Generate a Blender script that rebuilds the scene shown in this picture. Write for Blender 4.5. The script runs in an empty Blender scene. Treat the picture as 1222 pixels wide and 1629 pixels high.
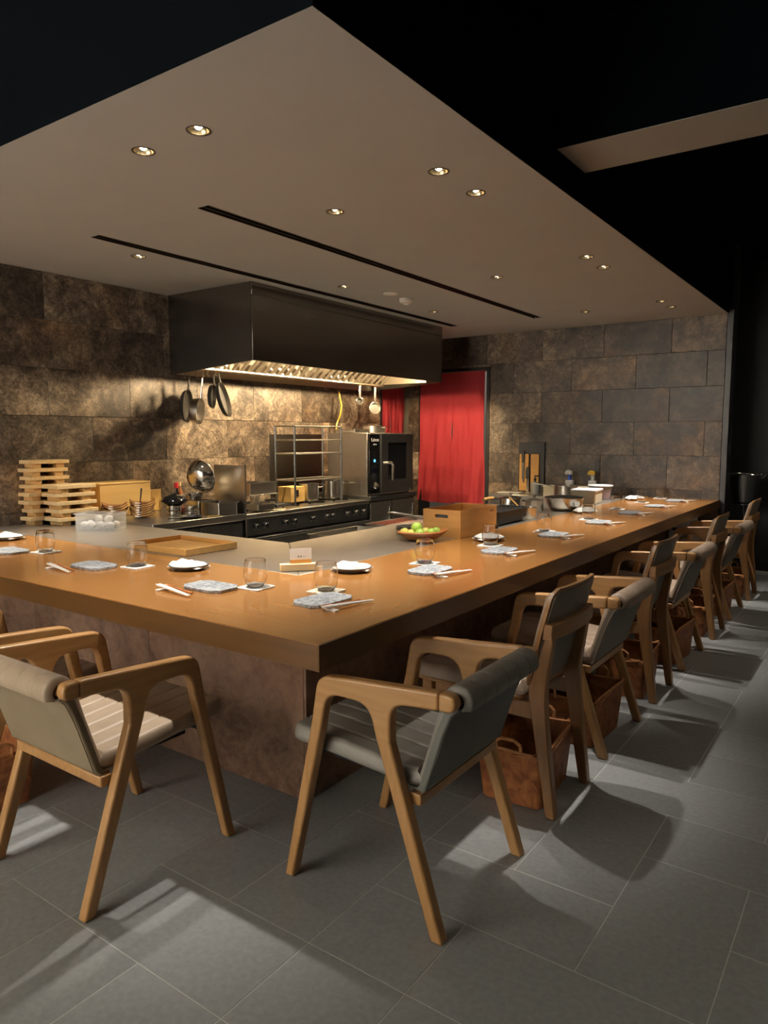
import bpy, bmesh, math, random
from mathutils import Vector, Matrix, Euler
R = math.radians
PI = math.pi
random.seed(7)
scene = bpy.context.scene
C = scene.collection

# ------------------------------------------------------------------ camera
cam_d = bpy.data.cameras.new('camera')
cam_d.sensor_fit = 'HORIZONTAL'; cam_d.sensor_width = 36.0
cam_d.lens = 1146.33 / 1222.0 * 36.0
cam_d.clip_start = 0.05
cam = bpy.data.objects.new('camera', cam_d); C.objects.link(cam)
cam.location = (1.2183, -1.4258, 1.3004)
cam.rotation_euler = (R(90 - 5.986), R(-0.0), R(35.2084))
scene.camera = cam

# ------------------------------------------------------------------ world, exposure
world = bpy.data.worlds.new('world'); scene.world = world
world.use_nodes = True
world.node_tree.nodes['Background'].inputs[0].default_value = (0.5, 0.5, 0.55, 1)
world.node_tree.nodes['Background'].inputs[1].default_value = 0.0
vs = scene.view_settings
scene.display_settings.display_device = 'sRGB'
vs.view_transform = 'Standard'; vs.look = 'None'; vs.gamma = 1.0
vs.use_curve_mapping = False
vs.exposure = 0.2
scene.cycles.max_bounces = 8
scene.cycles.diffuse_bounces = 5
scene.cycles.glossy_bounces = 4
scene.cycles.transmission_bounces = 8
scene.cycles.transparent_max_bounces = 16
scene.cycles.caustics_refractive = True
scene.cycles.caustics_reflective = False
scene.cycles.sample_clamp_indirect = 4.0
scene.cycles.use_denoising = True

LAMP_COL = (1.0, 0.925, 0.815)
LAMP_W = 104.0
HOOD_COL = (1.0, 0.74, 0.42)
HOOD_W = 70.0
ROOM_W = 28.0

# ------------------------------------------------------------------ materials
def nodes(name):
    m = bpy.data.materials.new(name); m.use_nodes = True
    nt = m.node_tree
    return m, nt, nt.nodes['Principled BSDF']

def setb(b, rough=0.5, metal=0.0, spec=0.5, coat=0.0, trans=0.0, ior=1.45):
    b.inputs['Roughness'].default_value = rough
    b.inputs['Metallic'].default_value = metal
    b.inputs['Specular IOR Level'].default_value = spec
    b.inputs['Coat Weight'].default_value = coat
    b.inputs['Coat Roughness'].default_value = 0.12
    b.inputs['Transmission Weight'].default_value = trans
    b.inputs['IOR'].default_value = ior

def plain(name, col, rough=0.5, metal=0.0, spec=0.5, coat=0.0, emit=None, es=0.0, trans=0.0):
    m, nt, b = nodes(name)
    b.inputs['Base Color'].default_value = (*col, 1)
    setb(b, rough, metal, spec, coat, trans)
    if emit:
        b.inputs['Emission Color'].default_value = (*emit, 1)
        b.inputs['Emission Strength'].default_value = es
    return m

def noisy(name, c1, c2, scale=(8, 8, 8), rough=0.5, metal=0.0, spec=0.5, coat=0.0, bump=0.0,
          detail=6.0, lo=0.3, hi=0.7, dist=0.0, rand=False, rvar=0.0, coord='Object', subsurf=0.0):
    m, nt, b = nodes(name)
    tc = nt.nodes.new('ShaderNodeTexCoord')
    mp = nt.nodes.new('ShaderNodeMapping'); mp.inputs['Scale'].default_value = scale
    nz = nt.nodes.new('ShaderNodeTexNoise')
    nz.inputs['Scale'].default_value = 1.0; nz.inputs['Detail'].default_value = detail
    nz.inputs['Distortion'].default_value = dist
    rp = nt.nodes.new('ShaderNodeValToRGB')
    rp.color_ramp.elements[0].position = lo; rp.color_ramp.elements[0].color = (*c1, 1)
    rp.color_ramp.elements[1].position = hi; rp.color_ramp.elements[1].color = (*c2, 1)
    L = nt.links.new
    L(tc.outputs[coord], mp.inputs['Vector'])
    src = mp.outputs['Vector']
    if rand or rvar:
        oi = nt.nodes.new('ShaderNodeObjectInfo')
    if rand:
        mu = nt.nodes.new('ShaderNodeMath'); mu.operation = 'MULTIPLY'; mu.inputs[1].default_value = 40.0
        ad = nt.nodes.new('ShaderNodeVectorMath'); ad.operation = 'ADD'
        L(oi.outputs['Random'], mu.inputs[0]); L(src, ad.inputs[0]); L(mu.outputs[0], ad.inputs[1])
        src = ad.outputs[0]
    L(src, nz.inputs['Vector']); L(nz.outputs['Fac'], rp.inputs['Fac'])
    col = rp.outputs['Color']
    if rvar:
        hs = nt.nodes.new('ShaderNodeHueSaturation')
        mr = nt.nodes.new('ShaderNodeMapRange')
        mr.inputs['To Min'].default_value = 1 - rvar; mr.inputs['To Max'].default_value = 1 + rvar
        L(oi.outputs['Random'], mr.inputs['Value']); L(mr.outputs[0], hs.inputs['Value'])
        L(col, hs.inputs['Color']); col = hs.outputs['Color']
    L(col, b.inputs['Base Color'])
    setb(b, rough, metal, spec, coat)
    if bump:
        bp = nt.nodes.new('ShaderNodeBump'); bp.inputs['Strength'].default_value = bump
        bp.inputs['Distance'].default_value = 0.004
        L(nz.outputs['Fac'], bp.inputs['Height']); L(bp.outputs['Normal'], b.inputs['Normal'])
    return m

def stone_tile(name, cols, rough=0.42, big=2.2, fleck=16.0, bump=0.25, rvar=0.28, fk=0.75):
    """mottled porcelain wall tile with leafy flecks"""
    m, nt, b = nodes(name)
    L = nt.links.new
    N = nt.nodes.new
    tc = N('ShaderNodeTexCoord'); oi = N('ShaderNodeObjectInfo')
    mu = N('ShaderNodeMath'); mu.operation = 'MULTIPLY'; mu.inputs[1].default_value = 37.0
    L(oi.outputs['Random'], mu.inputs[0])
    ge = N('ShaderNodeNewGeometry')
    ad = N('ShaderNodeVectorMath'); ad.operation = 'ADD'
    L(ge.outputs['Position'], ad.inputs[0]); L(mu.outputs[0], ad.inputs[1])
    n1 = N('ShaderNodeTexNoise'); n1.inputs['Scale'].default_value = big; n1.inputs['Detail'].default_value = 7
    n1.inputs['Roughness'].default_value = 0.62; n1.inputs['Distortion'].default_value = 0.6
    L(ad.outputs[0], n1.inputs['Vector'])
    n2 = N('ShaderNodeTexNoise'); n2.inputs['Scale'].default_value = fleck; n2.inputs['Detail'].default_value = 7
    n2.inputs['Distortion'].default_value = 1.1; n2.inputs['Roughness'].default_value = 0.66
    L(ad.outputs[0], n2.inputs['Vector'])
    # sum of the two, ramped
    n4 = N('ShaderNodeTexNoise'); n4.inputs['Scale'].default_value = fleck * 3.2; n4.inputs['Detail'].default_value = 3
    n4.inputs['Distortion'].default_value = 2.0
    L(ad.outputs[0], n4.inputs['Vector'])
    s4 = N('ShaderNodeMath'); s4.operation = 'MULTIPLY_ADD'; s4.inputs[1].default_value = fk; s4.inputs[2].default_value = 0.5 - fk * 0.5
    L(n4.outputs['Fac'], s4.inputs[0])
    s5 = N('ShaderNodeMath'); s5.operation = 'ADD'; L(s4.outputs[0], s5.inputs[0]); L(n2.outputs['Fac'], s5.inputs[1])
    s6 = N('ShaderNodeMath'); s6.operation = 'SUBTRACT'; s6.inputs[1].default_value = 0.5; L(s5.outputs[0], s6.inputs[0])
    mx = N('ShaderNodeMath'); mx.operation = 'MULTIPLY_ADD'; mx.inputs[1].default_value = 0.55
    L(s6.outputs[0], mx.inputs[0])
    m2 = N('ShaderNodeMath'); m2.operation = 'MULTIPLY'; m2.inputs[1].default_value = 0.75
    L(n1.outputs['Fac'], m2.inputs[0]); L(m2.outputs[0], mx.inputs[2])
    rp = N('ShaderNodeValToRGB')
    els = rp.color_ramp.elements
    pos = [0.50, 0.60, 0.70, 0.84]
    while len(els) < len(cols): els.new(0.5)
    for e, p_, c_ in zip(els, pos, cols): e.position = p_; e.color = (*c_, 1)
    L(mx.outputs[0], rp.inputs['Fac'])
    hs = N('ShaderNodeHueSaturation')
    mr = N('ShaderNodeMapRange'); mr.inputs['To Min'].default_value = 1 - rvar; mr.inputs['To Max'].default_value = 1 + rvar
    L(oi.outputs['Random'], mr.inputs['Value']); L(mr.outputs[0], hs.inputs['Value'])
    L(rp.outputs['Color'], hs.inputs['Color'])
    # rusty clouds
    n3 = N('ShaderNodeTexNoise'); n3.inputs['Scale'].default_value = 1.3; n3.inputs['Detail'].default_value = 3
    L(ad.outputs[0], n3.inputs['Vector'])
    r3 = N('ShaderNodeMapRange'); r3.inputs['From Min'].default_value = 0.52; r3.inputs['From Max'].default_value = 0.7
    r3.inputs['To Max'].default_value = 0.55
    L(n3.outputs['Fac'], r3.inputs['Value'])
    mix = N('ShaderNodeMix'); mix.data_type = 'RGBA'; mix.blend_type = 'MULTIPLY'
    L(r3.outputs[0], mix.inputs['Factor']); L(hs.outputs['Color'], mix.inputs[6])
    mix.inputs[7].default_value = (1.0, 0.66, 0.36, 1)
    L(mix.outputs[2], b.inputs['Base Color'])
    bp = N('ShaderNodeBump'); bp.inputs['Strength'].default_value = bump; bp.inputs['Distance'].default_value = 0.003
    L(n2.outputs['Fac'], bp.inputs['Height']); L(bp.outputs['Normal'], b.inputs['Normal'])
    setb(b, rough, 0.0, 0.5)
    return m

M = {}
M['wall_tile'] = stone_tile('mottled wall tile', [(0.017, 0.012, 0.0085), (0.060, 0.044, 0.032), (0.132, 0.102, 0.075), (0.31, 0.25, 0.187)], fleck=8.5, big=2.6, rvar=0.42)
M['base_tile'] = stone_tile('rust brown cladding', [(0.115, 0.062, 0.040), (0.20, 0.118, 0.080), (0.26, 0.160, 0.112), (0.34, 0.22, 0.155)], rough=0.5, big=3.0, fleck=11.0, bump=0.08, rvar=0.06, fk=0.3)
M['grout'] = plain('grout', (0.10, 0.085, 0.065), 0.9)
M['floor_grout'] = plain('floor grout', (0.50, 0.50, 0.48), 0.9)
M['floor_tile'] = noisy('grey porcelain floor tile', (0.213, 0.221, 0.226), (0.283, 0.292, 0.297), (60, 60, 60), rough=0.38, detail=8, lo=0.25, hi=0.75, rand=True, rvar=0.07, coord='Object')
M['ceiling'] = noisy('warm grey painted ceiling', (0.41, 0.405, 0.39), (0.43, 0.425, 0.41), (3, 3, 3), rough=0.85)
M['black_paint'] = noisy('black navy paint', (0.0007, 0.0014, 0.0024), (0.0009, 0.0017, 0.0029), (3, 3, 3), rough=0.9, spec=0.04)
M['char_paint'] = noisy('charcoal paint', (0.020, 0.021, 0.021), (0.026, 0.027, 0.026), (3, 3, 3), rough=0.55)
M['beam_grey'] = noisy('grey beam soffit', (0.33, 0.31, 0.28), (0.35, 0.33, 0.30), (3, 3, 3), rough=0.8)
M['corridor'] = plain('pale corridor wall', (0.7, 0.68, 0.64), 0.8)
M['counter_y'] = noisy('satin timber counter lengthwise', (0.27, 0.117, 0.031), (0.305, 0.137, 0.038), (26, 1.2, 26), rough=0.21, coat=0.25, lo=0.2, hi=0.8, detail=3)
M['counter_x'] = noisy('satin timber counter crosswise', (0.27, 0.117, 0.031), (0.305, 0.137, 0.038), (1.2, 26, 26), rough=0.21, coat=0.25, lo=0.2, hi=0.8, detail=3)
M['steel'] = noisy('brushed steel', (0.44, 0.42, 0.39), (0.50, 0.48, 0.45), (90, 4, 90), rough=0.30, metal=1.0)
M['steel_top'] = noisy('brushed steel worktop', (0.60, 0.55, 0.48), (0.66, 0.605, 0.53), (6, 6, 6), rough=0.36, metal=1.0)
M['hood_steel'] = noisy('dark brushed hood steel', (0.24, 0.225, 0.205), (0.27, 0.255, 0.235), (3, 2, 120), rough=0.24, metal=1.0)
M['steel_dark'] = noisy('dark grey steel', (0.10, 0.10, 0.10), (0.13, 0.13, 0.13), (5, 60, 60), rough=0.38, metal=0.9)  # darker steel for cabinet bodies, shelves and fittings
M['chrome'] = plain('polished steel', (0.66, 0.64, 0.60), 0.2, 1.0)
M['steel_pot'] = plain('satin pot steel', (0.60, 0.57, 0.52), 0.30, 1.0)
M['baffle'] = plain('baffle steel', (0.62, 0.56, 0.46), 0.35, 1.0)
M['black'] = plain('black enamel', (0.012, 0.012, 0.013), 0.4)
M['black_gloss'] = plain('black glass', (0.006, 0.006, 0.007), 0.08)
M['black_iron'] = plain('black pan iron', (0.012, 0.011, 0.010), 0.5, 0.0, 0.3)
M['slot_black'] = plain('black vent slot', (0.006, 0.006, 0.006), 0.8)
M['oak_z'] = noisy('honey oak upright grain', (0.36, 0.185, 0.068), (0.46, 0.255, 0.10), (60, 60, 5), rough=0.36, coat=0.15, detail=7, rand=True)
M['oak_x'] = noisy('honey oak lengthwise grain', (0.36, 0.185, 0.068), (0.46, 0.255, 0.10), (5, 60, 60), rough=0.36, coat=0.15, detail=7, rand=True)
M['shaded_oak_z'] = noisy('shade-darkened oak upright', (0.26, 0.125, 0.046), (0.34, 0.175, 0.068), (60, 60, 5), rough=0.36, coat=0.15, detail=7, rand=True)  # darker copy of the oak; shade on the unlit chairs is in it
M['shaded_oak_x'] = noisy('shade-darkened oak across', (0.26, 0.125, 0.046), (0.34, 0.175, 0.068), (40, 5, 60), rough=0.36, coat=0.15, detail=7, rand=True)
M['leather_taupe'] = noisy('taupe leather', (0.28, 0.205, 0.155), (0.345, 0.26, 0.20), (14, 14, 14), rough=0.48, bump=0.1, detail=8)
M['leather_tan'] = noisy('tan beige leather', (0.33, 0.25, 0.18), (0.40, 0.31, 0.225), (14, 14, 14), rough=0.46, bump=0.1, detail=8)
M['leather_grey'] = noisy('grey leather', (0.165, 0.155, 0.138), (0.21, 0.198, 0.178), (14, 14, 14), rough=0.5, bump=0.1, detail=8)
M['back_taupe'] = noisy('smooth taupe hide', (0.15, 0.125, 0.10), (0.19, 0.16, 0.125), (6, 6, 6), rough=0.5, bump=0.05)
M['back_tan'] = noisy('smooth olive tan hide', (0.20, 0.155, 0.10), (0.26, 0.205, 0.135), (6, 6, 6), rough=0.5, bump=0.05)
M['back_grey_shaded'] = noisy('shade-darkened grey hide', (0.085, 0.085, 0.078), (0.11, 0.11, 0.10), (6, 6, 6), rough=0.5, bump=0.05)  # seat grey darkened, the unlit back's shade put into the colour
M['basket'] = noisy('birch bark basket', (0.16, 0.045, 0.014), (0.50, 0.19, 0.06), (22, 22, 22), rough=0.6, detail=10, lo=0.3, hi=0.75, bump=0.8, rand=True, dist=1.0)
M['basket_rim'] = noisy('bark lacing', (0.42, 0.17, 0.06), (0.60, 0.29, 0.12), (40, 40, 40), rough=0.55)
M['red_cloth'] = noisy('red linen', (0.31, 0.022, 0.030), (0.38, 0.030, 0.040), (60, 60, 90), rough=0.85, bump=0.1)
M['pine'] = noisy('pale pine', (0.74, 0.54, 0.28), (0.85, 0.66, 0.38), (4, 40, 40), rough=0.5, rand=True)
M['pine_dark'] = noisy('pine end blocks', (0.60, 0.38, 0.16), (0.70, 0.46, 0.21), (30, 5, 30), rough=0.55, rand=True)
M['board'] = noisy('yellow cypress board', (0.72, 0.46, 0.16), (0.80, 0.54, 0.21), (30, 3, 30), rough=0.5)
M['crate'] = noisy('honey timber box', (0.56, 0.27, 0.075), (0.66, 0.34, 0.10), (6, 6, 30), rough=0.36, coat=0.15)
M['tray'] = noisy('golden wooden tray', (0.55, 0.29, 0.085), (0.66, 0.37, 0.12), (5, 30, 30), rough=0.38)
M['white_cer'] = plain('white ceramic', (0.82, 0.80, 0.77), 0.3)
M['towel'] = noisy('white towel cloth', (0.80, 0.79, 0.76), (0.88, 0.87, 0.84), (120, 120, 120), rough=0.9, bump=0.4)
M['dark_plate'] = noisy('dark stoneware', (0.10, 0.095, 0.085), (0.16, 0.15, 0.135), (40, 40, 40), rough=0.45)
M['slab'] = noisy('blue grey stoneware', (0.16, 0.175, 0.20), (0.40, 0.42, 0.44), (34, 34, 34), rough=0.5, bump=0.5, detail=3, dist=2.0, lo=0.4, hi=0.6)
M['slab_dark'] = noisy('dark slate stoneware', (0.13, 0.14, 0.16), (0.24, 0.25, 0.27), (70, 70, 70), rough=0.45, bump=0.4, detail=4, dist=1.5)
M['coaster'] = noisy('white paper coaster', (0.62, 0.60, 0.57), (0.82, 0.80, 0.76), (60, 60, 60), rough=0.8, detail=2, lo=0.42, hi=0.5)
M['coaster_gold'] = noisy('cream and gold coaster', (0.62, 0.50, 0.25), (0.82, 0.77, 0.64), (60, 60, 60), rough=0.7, detail=2, lo=0.42, hi=0.5)
M['spoon'] = noisy('reddish spoon wood', (0.30, 0.10, 0.035), (0.42, 0.16, 0.06), (40, 40, 40), rough=0.35)
M['white_paint'] = plain('white lacquer', (0.80, 0.79, 0.77), 0.25)
M['paper'] = plain('white card', (0.84, 0.83, 0.81), 0.7)
M['ink'] = plain('grey ink', (0.16, 0.16, 0.16), 0.8)
M['lime'] = noisy('lime skin', (0.26, 0.42, 0.05), (0.42, 0.58, 0.10), (18, 18, 18), rough=0.35, bump=0.2, rand=True, rvar=0.15)
M['lime_y'] = noisy('yellow green citrus skin', (0.55, 0.52, 0.10), (0.66, 0.60, 0.16), (18, 18, 18), rough=0.35, bump=0.2)
M['red_fruit'] = noisy('red brown fruit skin', (0.35, 0.06, 0.03), (0.50, 0.14, 0.06), (14, 14, 14), rough=0.35)
M['bowl_wood'] = noisy('carved brown wood', (0.36, 0.125, 0.035), (0.48, 0.19, 0.06), (8, 24, 24), rough=0.35, coat=0.2)
M['lacquer'] = noisy('red brown lacquer', (0.085, 0.018, 0.007), (0.20, 0.048, 0.015), (20, 20, 20), rough=0.14, coat=0.6, rand=True)
M['egg'] = noisy('white egg shell', (0.80, 0.76, 0.72), (0.86, 0.83, 0.79), (10, 10, 10), rough=0.45)
M['plastic_white'] = plain('white plastic', (0.78, 0.77, 0.74), 0.4)
M['plastic_cream'] = plain('cream plastic', (0.74, 0.66, 0.48), 0.4)
M['plastic_blue'] = plain('blue plastic', (0.03, 0.10, 0.55), 0.35)
M['plastic_yellow'] = plain('yellow plastic', (0.80, 0.50, 0.06), 0.35)
M['orange'] = plain('orange red food', (0.75, 0.14, 0.04), 0.5)
M['red_plastic'] = plain('red plastic', (0.60, 0.03, 0.04), 0.35)
M['grey_plastic'] = plain('grey plastic', (0.32, 0.32, 0.31), 0.4)
M['smoke_white'] = plain('off white detector shell', (0.92, 0.89, 0.84), 0.5)
M['blue_led'] = plain('blue lit display', (0.05, 0.25, 0.5), 0.3, emit=(0.12, 0.55, 1.0), es=1.6)
M['white_print'] = plain('white print', (0.85, 0.85, 0.85), 0.5)
M['bulb'] = plain('lit lamp', (1, 0.9, 0.7), 0.3, emit=(1.0, 0.86, 0.62), es=22.0)
M['hood_lamp'] = plain('lit hood lamp', (1, 0.85, 0.6), 0.3, emit=HOOD_COL, es=8.0)
M['reflector'] = plain('champagne reflector', (0.80, 0.66, 0.44), 0.22, 1.0)
M['trim_dark'] = plain('dark bronze ring', (0.05, 0.04, 0.03), 0.4, 0.6)
M['skin_tag'] = plain('white sticker', (0.86, 0.85, 0.80), 0.6)

def glass_mat(name, col=(1, 1, 1), rough=0.0, ior=1.45):
    m, nt, b = nodes(name)
    b.inputs['Base Color'].default_value = (*col, 1)
    setb(b, rough, 0, 0.5, 0, 1.0, ior)
    return m
def thin_glass(name):
    m, nt, b = nodes(name)
    b.inputs['Base Color'].default_value = (1, 1, 1, 1)
    setb(b, 0.0, 0, 0.5, 0, 1.0, 1.45)
    tr = nt.nodes.new('ShaderNodeBsdfTransparent')
    mx = nt.nodes.new('ShaderNodeMixShader'); mx.inputs[0].default_value = 1.0
    nt.links.new(tr.outputs[0], mx.inputs[1]); nt.links.new(b.outputs[0], mx.inputs[2])
    nt.links.new(mx.outputs[0], nt.nodes['Material Output'].inputs['Surface'])
    return m
M['glass'] = thin_glass('clear drinking glass')
def clear_plastic(name):
    m, nt, b = nodes(name)
    tr = nt.nodes.new('ShaderNodeBsdfTransparent'); mx = nt.nodes.new('ShaderNodeMixShader')
    out = nt.nodes['Material Output']
    b.inputs['Base Color'].default_value = (0.80, 0.81, 0.82, 1); setb(b, 0.15)
    mx.inputs[0].default_value = 0.30
    nt.links.new(tr.outputs[0], mx.inputs[1]); nt.links.new(b.outputs[0], mx.inputs[2])
    nt.links.new(mx.outputs[0], out.inputs['Surface'])
    return m
M['clear'] = clear_plastic('clear container plastic')

# ------------------------------------------------------------------ mesh helpers
class MB:
    def __init__(s): s.v = []; s.f = []
    def add(s, verts, faces):
        o = len(s.v); s.v += [tuple(v) for v in verts]; s.f += [tuple(i + o for i in f) for f in faces]; return s
    def box(s, x0, x1, y0, y1, z0, z1, mat=None):
        vs_ = [(x, y, z) for z in (z0, z1) for y in (y0, y1) for x in (x0, x1)]
        if mat is not None: vs_ = [tuple(mat @ Vector(v)) for v in vs_]
        return s.add(vs_, [(0, 2, 3, 1), (4, 5, 7, 6), (0, 1, 5, 4), (2, 6, 7, 3), (0, 4, 6, 2), (1, 3, 7, 5)])
    def prism(s, pts, a0, a1, axis='y'):
        """extrude outline pts (u,v) along axis from a0 to a1"""
        n = len(pts)
        def P(u, v, a):
            return {'y': (u, a, v), 'x': (a, u, v), 'z': (u, v, a)}[axis]
        vs_ = [P(u, v, a0) for u, v in pts] + [P(u, v, a1) for u, v in pts]
        f = [tuple(range(n)), tuple(range(2 * n - 1, n - 1, -1))]
        f += [(i, i + n, (i + 1) % n + n, (i + 1) % n) for i in range(n)]
        return s.add(vs_, f)
    def lathe(s, prof, n=24, c=(0, 0, 0), mat=None, sx=1, sy=1):
        """profile (r,z) revolved about z"""
        vs_ = []; f = []
        rings = []
        for r, z in prof:
            if r < 1e-6:
                rings.append([len(vs_)]); vs_.append((c[0], c[1], c[2] + z))
            else:
                rings.append(list(range(len(vs_), len(vs_) + n)))
                for k in range(n):
                    a = 2 * PI * k / n
                    vs_.append((c[0] + r * math.cos(a) * sx, c[1] + r * math.sin(a) * sy, c[2] + z))
        for A, B in zip(rings, rings[1:]):
            if len(A) == 1 and len(B) == 1: continue
            for k in range(n):
                k2 = (k + 1) % n
                if len(A) == 1: f.append((A[0], B[k2], B[k]))
                elif len(B) == 1: f.append((A[k], A[k2], B[0]))
                else: f.append((A[k], A[k2], B[k2], B[k]))
        if mat is not None: vs_ = [tuple(mat @ Vector(v)) for v in vs_]
        return s.add(vs_, f)
    def tube(s, path, r, n=8, cap=True, closed=False):
        P = [Vector(p) for p in path]
        m = len(P)
        rr = r if isinstance(r, (list, tuple)) else [r] * m
        vs_ = []; f = []
        up = Vector((0, 0, 1)); prev = None
        for i in range(m):
            if closed: t = (P[(i + 1) % m] - P[i - 1])
            else: t = P[min(i + 1, m - 1)] - P[max(i - 1, 0)]
            t.normalize()
            if prev is None:
                a = up if abs(t.z) < 0.9 else Vector((1, 0, 0))
                u = t.cross(a).normalized()
            else:
                u = prev - t * prev.dot(t)
                u.normalize()
            prev = u
            w = t.cross(u)
            for k in range(n):
                an = 2 * PI * k / n
                vs_.append(tuple(P[i] + (u * math.cos(an) + w * math.sin(an)) * rr[i]))
        for i in range(m if closed else m - 1):
            j = (i + 1) % m
            for k in range(n):
                k2 = (k + 1) % n
                f.append((i * n + k, i * n + k2, j * n + k2, j * n + k))
        if cap and not closed:
            f.append(tuple(range(n - 1, -1, -1))); f.append(tuple((m - 1) * n + k for k in range(n)))
        return s.add(vs_, f)
    def grid(s, fn, nu, nv, flip=False):
        vs_ = [fn(i / nu, j / nv) for j in range(nv + 1) for i in range(nu + 1)]
        w = nu + 1; f = []
        for j in range(nv):
            for i in range(nu):
                q = (j * w + i, j * w + i + 1, (j + 1) * w + i + 1, (j + 1) * w + i)
                f.append(q[::-1] if flip else q)
        return s.add(vs_, f)
    def shell(s, fo, fi, nu, nv):
        """closed solid between two parametric surfaces"""
        o = len(s.v); w = nu + 1
        s.grid(fo, nu, nv); n1 = w * (nv + 1)
        s.grid(fi, nu, nv, flip=True)
        def a(i, j): return o + j * w + i
        def b(i, j): return o + n1 + j * w + i
        for i in range(nu):
            s.f.append((a(i + 1, 0), a(i, 0), b(i, 0), b(i + 1, 0)))
            s.f.append((a(i, nv), a(i + 1, nv), b(i + 1, nv), b(i, nv)))
        for j in range(nv):
            s.f.append((a(0, j), a(0, j + 1), b(0, j + 1), b(0, j)))
            s.f.append((a(nu, j + 1), a(nu, j), b(nu, j), b(nu, j + 1)))
        return s
    def xf(s, mat):
        s.v = [tuple(mat @ Vector(v)) for v in s.v]; return s
    def mesh(s, name, material, smooth=True, fix=True):
        me = bpy.data.meshes.new(name)
        me.from_pydata(s.v, [], s.f); me.update()
        if fix:
            bm = bmesh.new(); bm.from_mesh(me)
            bmesh.ops.recalc_face_normals(bm, faces=bm.faces)
            bm.to_mesh(me); bm.free()
        if material: me.materials.append(material)
        if smooth:
            me.polygons.foreach_set('use_smooth', [True] * len(me.polygons))
            me.set_sharp_from_angle(angle=R(38))
        return me
    def build(s, name, material, parent=None, bevel=0.0, smooth=True, loc=None, rotz=None, seg=2, skip=None):
        return link(name, s.mesh(name, material, smooth), parent, bevel, loc, rotz, seg, skip)

def link(name, me, parent=None, bevel=0.0, loc=None, rotz=None, seg=2, skip=None):
    o = bpy.data.objects.new(name, me); C.objects.link(o)
    if parent is not None: o.parent = parent
    if loc is not None: o.location = loc
    if rotz is not None: o.rotation_euler = (0, 0, rotz)
    if bevel:
        b = o.modifiers.new('bevel', 'BEVEL'); b.width = bevel; b.segments = seg; b.limit_method = 'ANGLE'
        b.angle_limit = R(40); b.harden_normals = False
        if skip:      # leave the glued joint edges sharp
            b.limit_method = 'WEIGHT'
            at = me.attributes.new('bevel_weight_edge', 'FLOAT', 'EDGE')
            bm = bmesh.new(); bm.from_mesh(me); bm.edges.ensure_lookup_table()
            w = [0.0 if (all(skip(v.co) for v in e.verts) or len(e.link_faces) < 2 or e.calc_face_angle(0) < R(40)) else 1.0 for e in bm.edges]
            bm.free(); at.data.foreach_set('value', w)
    return o

def tag(o, label, cat, group=None):
    o['label'] = label; o['category'] = cat
    if group: o['group'] = group
    return o
def thing(name, label, cat, loc=(0, 0, 0), rotz=0, group=None):
    o = bpy.data.objects.new(name, None); C.objects.link(o)
    o.empty_display_size = 0.05
    o.location = loc; o.rotation_euler = (0, 0, rotz)
    return tag(o, label, cat, group)
def struct(o):
    o['kind'] = 'structure'; return o
def copy_tree(o, parent=None):
    c = o.copy(); C.objects.link(c)
    if parent is not None: c.parent = parent
    for ch in [x for x in KIDS.get(o.name, [])]: copy_kid(ch, c)
    return c
def copy_kid(o, parent):
    c = o.copy(); C.objects.link(c); c.parent = parent
    for ch in KIDS.get(o.name, []): copy_kid(ch, c)
KIDS = {}
def index_kids(root):
    KIDS[root.name] = list(root.children)
    for k in root.children: index_kids(k)
def dup(root, loc, rotz, label, group=None):
    c = copy_tree(root); c.location = loc; c.rotation_euler = (0, 0, rotz)
    c['label'] = label
    if group: c['group'] = group
    return c
def fillet(pts, seg=5):
    """polygon from (u,v,r) corners with rounded corners"""
    out = []; n = len(pts)
    for i in range(n):
        u, v, r = pts[i]
        if r <= 0: out.append((u, v)); continue
        p = Vector((u, v)); a = Vector(pts[i - 1][:2]); b = Vector(pts[(i + 1) % n][:2])
        d1 = (a - p); d2 = (b - p); l1 = d1.length; l2 = d2.length
        d1.normalize(); d2.normalize()
        rr = min(r, l1 * 0.49, l2 * 0.49)
        A = p + d1 * rr; B = p + d2 * rr
        for k in range(seg + 1):
            t = k / seg
            q = A * (1 - t) ** 2 + p * 2 * t * (1 - t) + B * t * t
            out.append((q.x, q.y))
    return out
def rrect(x0, x1, y0, y1, r, seg=4):
    return fillet([(x0, y0, r), (x1, y0, r), (x1, y1, r), (x0, y1, r)], seg)
def boolean_cut(obj, cutter):
    m = obj.modifiers.new('cut', 'BOOLEAN'); m.operation = 'DIFFERENCE'; m.solver = 'EXACT'; m.object = cutter
    dg = bpy.context.evaluated_depsgraph_get()
    me = bpy.data.meshes.new_from_object(obj.evaluated_get(dg))
    obj.modifiers.clear(); obj.data = me
    bpy.data.objects.remove(cutter, do_unlink=True)
def text_mesh(name, body, size, material, parent, mat, extrude=0.0006):
    cu = bpy.data.curves.new(name, 'FONT'); cu.body = body; cu.size = size; cu.extrude = extrude
    cu.align_x = 'CENTER'; cu.align_y = 'CENTER'
    t = bpy.data.objects.new(name + '_curve', cu); C.objects.link(t)
    dg = bpy.context.evaluated_depsgraph_get()
    me = bpy.data.meshes.new_from_object(t.evaluated_get(dg))
    bpy.data.objects.remove(t, do_unlink=True)
    me.materials.clear(); me.materials.append(material)
    me.transform(mat)
    return link(name, me, parent)

# ------------------------------------------------------------------ room constants
L_ = 5.369          # tiled back wall plane (y)
WX = -3.245         # tiled left wall plane (x)
ZC = 2.339          # dropped ceiling underside
ZR = 2.95           # black room ceiling
HC = 0.75; TC = 0.075
BD = 0.423          # base set-back
RX1, RY0, RY1 = 3.4, -3.6, 6.35
RX0 = WX

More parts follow.
